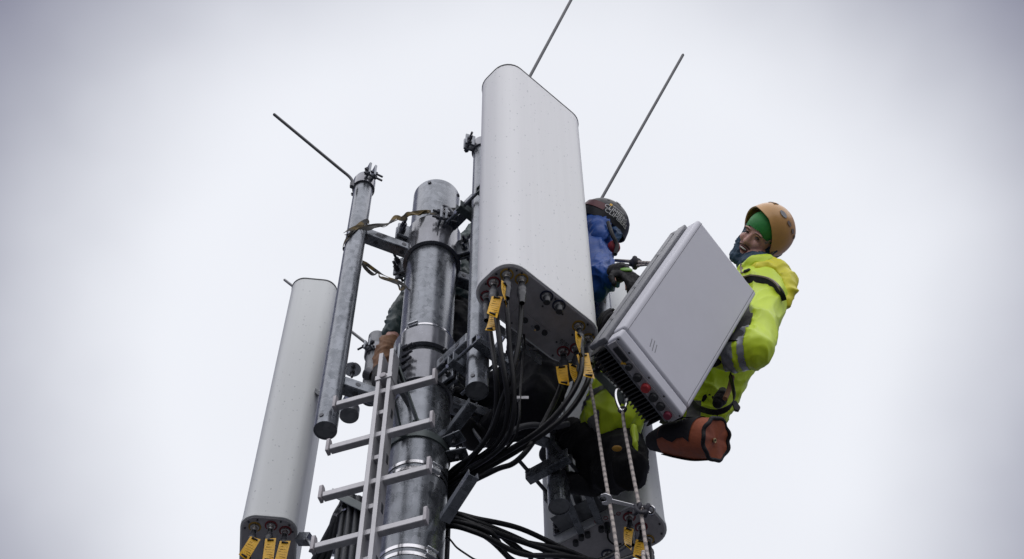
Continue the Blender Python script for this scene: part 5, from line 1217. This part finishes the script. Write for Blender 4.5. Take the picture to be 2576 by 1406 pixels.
# which side faces the viewer
sgn = 1 if bsd.dot(_F) < 0 else -1
b = MB(); vs = []
for i in range(25):
    az = math.radians(sgn * (108 + 70 * i / 24))
    for el in (2, 20): vs.append(shell_pt(H2, az, math.radians(el + 2), 1.03)); vs.append(shell_pt(H2, az, math.radians(el + 2), 0.99))
fs = []
for i in range(24):
    a = i * 4; e = a + 4; fs += [(a, e, e + 2, a + 2), (a + 1, a + 3, e + 3, e + 1), (a, a + 1, e + 1, e), (a + 2, e + 2, e + 3, a + 3)]
b.add(vs, fs).build('helmet_band', M['helm_r'], hk)
def bend_word(txt, az0, el0, size, mt, k=1.02):
    cu = bpy.data.curves.new('lettering', 'FONT'); cu.body = txt; cu.size = size; cu.align_x = 'CENTER'; cu.align_y = 'CENTER'; cu.resolution_u = 3
    ob = bpy.data.objects.new('lettering', cu); col.objects.link(ob)
    dg = bpy.context.evaluated_depsgraph_get(); me = bpy.data.meshes.new_from_object(ob.evaluated_get(dg)); bpy.data.objects.remove(ob); bpy.data.curves.remove(cu)
    org = ORG[hk]
    for v in me.vertices: v.co = shell_pt(H2, math.radians(az0) - sgn * v.co.x / 0.115, math.radians(el0) + v.co.y / 0.115, k) - org
    return finish(me, 'lettering', mt, hk, org)
shell_patch(hk, H2, sgn * 76, 14, 27, 12, 'sticker_ground', M['helm_k'], 1.014, 0, sq)
bend_word('CLIMBERS', sgn * 80, 19, 0.03, M['sticker'], 1.03); bend_word('CLIMBERS', sgn * 73, 8, 0.03, M['sticker'], 1.03)
bend_word('GEOGRAPHIC', sgn * 80, 29, 0.011, M['sticker'], 1.03)
shell_patch(hk, H2, sgn * 102, 29, 3, 4, 'orange_mark', M['tag'], 1.03, 0, sq)
for az, el in ((sgn * 40, 40), (sgn * 80, 52), (sgn * 20, 30), (sgn * 120, 45)): shell_patch(hk, H2, az, el, 5, 3, 'vent', M['ink'], 1.008)
shell_patch(hk, H2, sgn * 88, 62, 14, 5, 'clip', M['ink'], 1.03)
gm = MB(); hand(gm, r2 + (P(1602, 702, 3.38) - r2).normalized() * 0.0, P(1602, 702, 3.38) - r2, cv3(0.2, 1, 0.2), 1.2, 0.6); gm.limb([(r2 - (r2 - e2).normalized() * 0.03, 0.042), (r2 + (r2 - e2).normalized() * 0.02, 0.04)])
gl = put(wrinkle(remesh(gm, 0.006, 3), 0.002, 40), 'glove', M['glove'], bw)
hd = (P(1602, 702, 3.38) - r2).normalized(); MB().ell(r2 + hd * 0.05 + cv3(0.1, 1, 0.35) * 0.024, (0.036, 0.026, 0.008), (hd, hd.cross(cv3(0.1, 1, 0.35)).normalized(), cv3(0.1, 1, 0.35)), 14).build('lime_patch', M['lime'], gl, ang=180)
tr = cloth([[(w2 + (p2 - w2) * 0.5, 0.145), (p2, 0.155), (P(1350, 960, 3.74), 0.125), (k2a, 0.1), (P(1300, 1055, 3.78), 0.085), (a2a, 0.065)], [(p2, 0.14), (k2b, 0.095), (a2b, 0.065)]], (), 0.012, 8, 0.009, 8, None, 5.0)
put(tr, 'trousers', M['navy'], bw)
for a_ in (a2a, a2b): put(remesh(MB().limb([(a_, 0.055), (a_ + Vector((-0.07, 0.0, -0.05)), 0.05), (a_ + Vector((-0.10, -0.08, -0.06)), 0.042)]), 0.01, 4), 'boot', M['black'], bw)

# ---- worker in dark green behind the mast
gw = person('worker in dark green jacket almost wholly hidden behind the mast, tan leg showing', P(1150, 1000, 4.02) - Z * 0.3)
gh, gn, gc, gwst, gp = P(1098, 575, 4.02), P(1115, 625, 4.02), P(1145, 690, 4.02), P(1152, 790, 4.02), P(1150, 880, 4.02)
l1, l2, l3 = P(1035, 755, 3.93), P(990, 850, 3.93), P(962, 935, 3.94)
b = MB(); gf = cv3(0.2, -0.4, -0.8); gu = cv3(0, 0.85, 0.3); gu = (gu - gf * gu.dot(gf)).normalized(); skull(b, gh, gf, gu)
b.limb([(gh - gu * 0.08, 0.05), (gn, 0.06), (gc, 0.11), (gwst, 0.1), (gp, 0.11)]); b.limb([(gc, 0.09), (P(1060, 700, 4.0), 0.055), (l1, 0.045), (l2, 0.04), (l3, 0.034)])
b.limb([(gc, 0.09), (P(1185, 640, 3.95), 0.06), (P(1192, 600, 3.95), 0.04)])
b.limb([(gp, 0.11), (P(1120, 980, 3.95), 0.06), (P(1060, 1060, 3.95), 0.04)]); b.limb([(gp, 0.11), (P(1165, 985, 3.98), 0.06), (P(1150, 1090, 4.0), 0.04)])
put(remesh(b, 0.008, 5), 'body', M['skin'], gw)
gj = put(cloth([[(gn, 0.09), (gc, 0.15), (gwst, 0.14)], [(gc, 0.1), (P(1185, 635, 3.97), 0.085), (P(1192, 590, 3.95), 0.06)], [(gc, 0.1), (P(1060, 705, 4.0), 0.072), (l1, 0.062), (l2 + (l1 - l2) * 0.1, 0.062)]], (), 0.01, 6, 0.009, 10, None, 8.0), 'jacket', M['green'], gw)
put(cloth([[(l2 + (l3 - l2) * 0.28, 0.058), (l2 + (l3 - l2) * 0.6, 0.058), (l3, 0.05)]], (), 0.008, 5, 0.006, 14, None, 3.0), 'tan_gaiter', M['tan'], gw)
put(cloth([[(gwst, 0.13), (gp, 0.15), (P(1120, 980, 3.97), 0.085), (P(1060, 1060, 3.97), 0.06)], [(gp, 0.14), (P(1168, 985, 4.0), 0.085), (P(1155, 1090, 4.0), 0.06)]], (), 0.012, 7, 0.008, 9, None, 1.0), 'trousers', M['navy'], gw)
put(remesh(MB().limb([(l3, 0.045), (P(958, 960, 3.92), 0.042), (P(985, 975, 3.86), 0.036)]), 0.008, 4), 'shoe', M['black'], gw)
put(remesh(MB().ell(gh + gu * 0.05, (0.105, 0.115, 0.09), n=20), 0.01, 3), 'cap', M['black'], gw)

# ---- crouching worker in a hi-vis vest below the radio unit
vp, vw, vc, vn, vh = P(1545, 1122, 3.90), P(1548, 1040, 3.84), P(1592, 955, 3.84), P(1632, 885, 3.84), P(1655, 845, 3.84)
vw_ = person('crouching worker in black trousers and hi-vis vest, head hidden behind the radio unit', P(1500, 1225, 3.95))
k4a, a4a = P(1580, 1182, 3.82), P(1492, 1200, 3.98)
k4b, a4b = P(1440, 1096, 3.90), P(1408, 1085, 4.06)
b = MB(); vf = cv3(-0.8, -0.2, 0.3); vu = cv3(0.3, 0.9, 0.2); vu = (vu - vf * vu.dot(vf)).normalized(); skull(b, vh, vf, vu)
b.limb([(vh - vu * 0.08, 0.05), (vn, 0.06), (vc, 0.11), (vw, 0.1), (vp, 0.11)])
b.limb([(vc, 0.09), (P(1565, 915, 3.7), 0.05), (P(1535, 905, 3.6), 0.04), (P(1520, 880, 3.52), 0.03)])
b.limb([(vp, 0.1), (k4a, 0.06), (a4a, 0.042)]); b.limb([(vp, 0.1), (k4b, 0.055), (a4b, 0.04)])
put(remesh(b, 0.008, 5), 'body', M['skin'], vw_)
vm = cloth([[(vn, 0.09), (vc, 0.145), (vw, 0.13), (P(1543, 1058, 3.82), 0.132)]], [(P(1496, 1050, 3.80), (0.05, 0.06, 0.08), None), (P(1598, 1110, 3.76), (0.016, 0.02, 0.1), None)], 0.008, 5, 0.008, 9, Z, 6.0)
z1_, z2_ = P(1500, 1040, 3.72).z, P(1500, 975, 3.72).z
s1 = split(vm, lambda p: abs(p.z - z1_) < 0.03 and p.x < P(1507, 1040, 3.75).x); s2_ = split(vm, lambda p: abs(p.z - z2_) < 0.032 and p.x < P(1540, 975, 3.72).x)
vv = put(vm, 'vest', M['hivis'], vw_)
if len(s1.polygons): put(s1, 'reflective_band', M['refl_d'], vv)
if len(s2_.polygons): put(s2_, 'reflective_band', M['refl_d'], vv)
put(cloth([[(vc, 0.1), (P(1560, 915, 3.68), 0.07), (P(1532, 900, 3.58), 0.055), (P(1520, 880, 3.52), 0.045)]], (), 0.009, 5, 0.006, 12, None, 2.0), 'sleeve', M['black'], vw_)
gm = MB(); hand(gm, P(1521, 878, 3.50), cv3(-0.2, 0.9, 0.3), cv3(-0.9, 0.2, 0.3), 1.1, 0.5); g2 = put(remesh(gm, 0.006, 2), 'glove', M['glove'], vw_)
MB().tube([P(1513, 842, 3.47), P(1519, 845, 3.455), P(1524, 858, 3.45), P(1522, 868, 3.455)], 0.007, 8, 5).build('lime_cuff', M['lime'], g2)
put(cloth([[(vw + (vp - vw) * 0.5, 0.12), (vp, 0.125), (P(1568, 1150, 3.84), 0.095), (k4a, 0.078), (P(1540, 1198, 3.88), 0.07), (a4a, 0.065)], [(vp, 0.115), (P(1480, 1112, 3.87), 0.08), (k4b, 0.068), (a4b, 0.055)], [(vp, 0.12), (P(1515, 1160, 3.92), 0.1), (P(1500, 1190, 3.95), 0.08)]], (), 0.011, 7, 0.008, 9, None, 9.0), 'trousers', M['trouser'], vw_)
MB().ell(P(1552, 1128, 3.70), (0.02, 0.012, 0.012), n=12).build('patch', M['sock'], vw_)
for a_, d_ in ((a4a, Vector((-0.12, -0.02, -0.05))), (a4b, Vector((-0.05, 0.1, -0.03)))): put(remesh(MB().limb([(a_, 0.06), (a_ + Vector((0, 0, -0.05)), 0.05), (a_ + d_, 0.042)]), 0.01, 4), 'boot', M['black'], vw_)
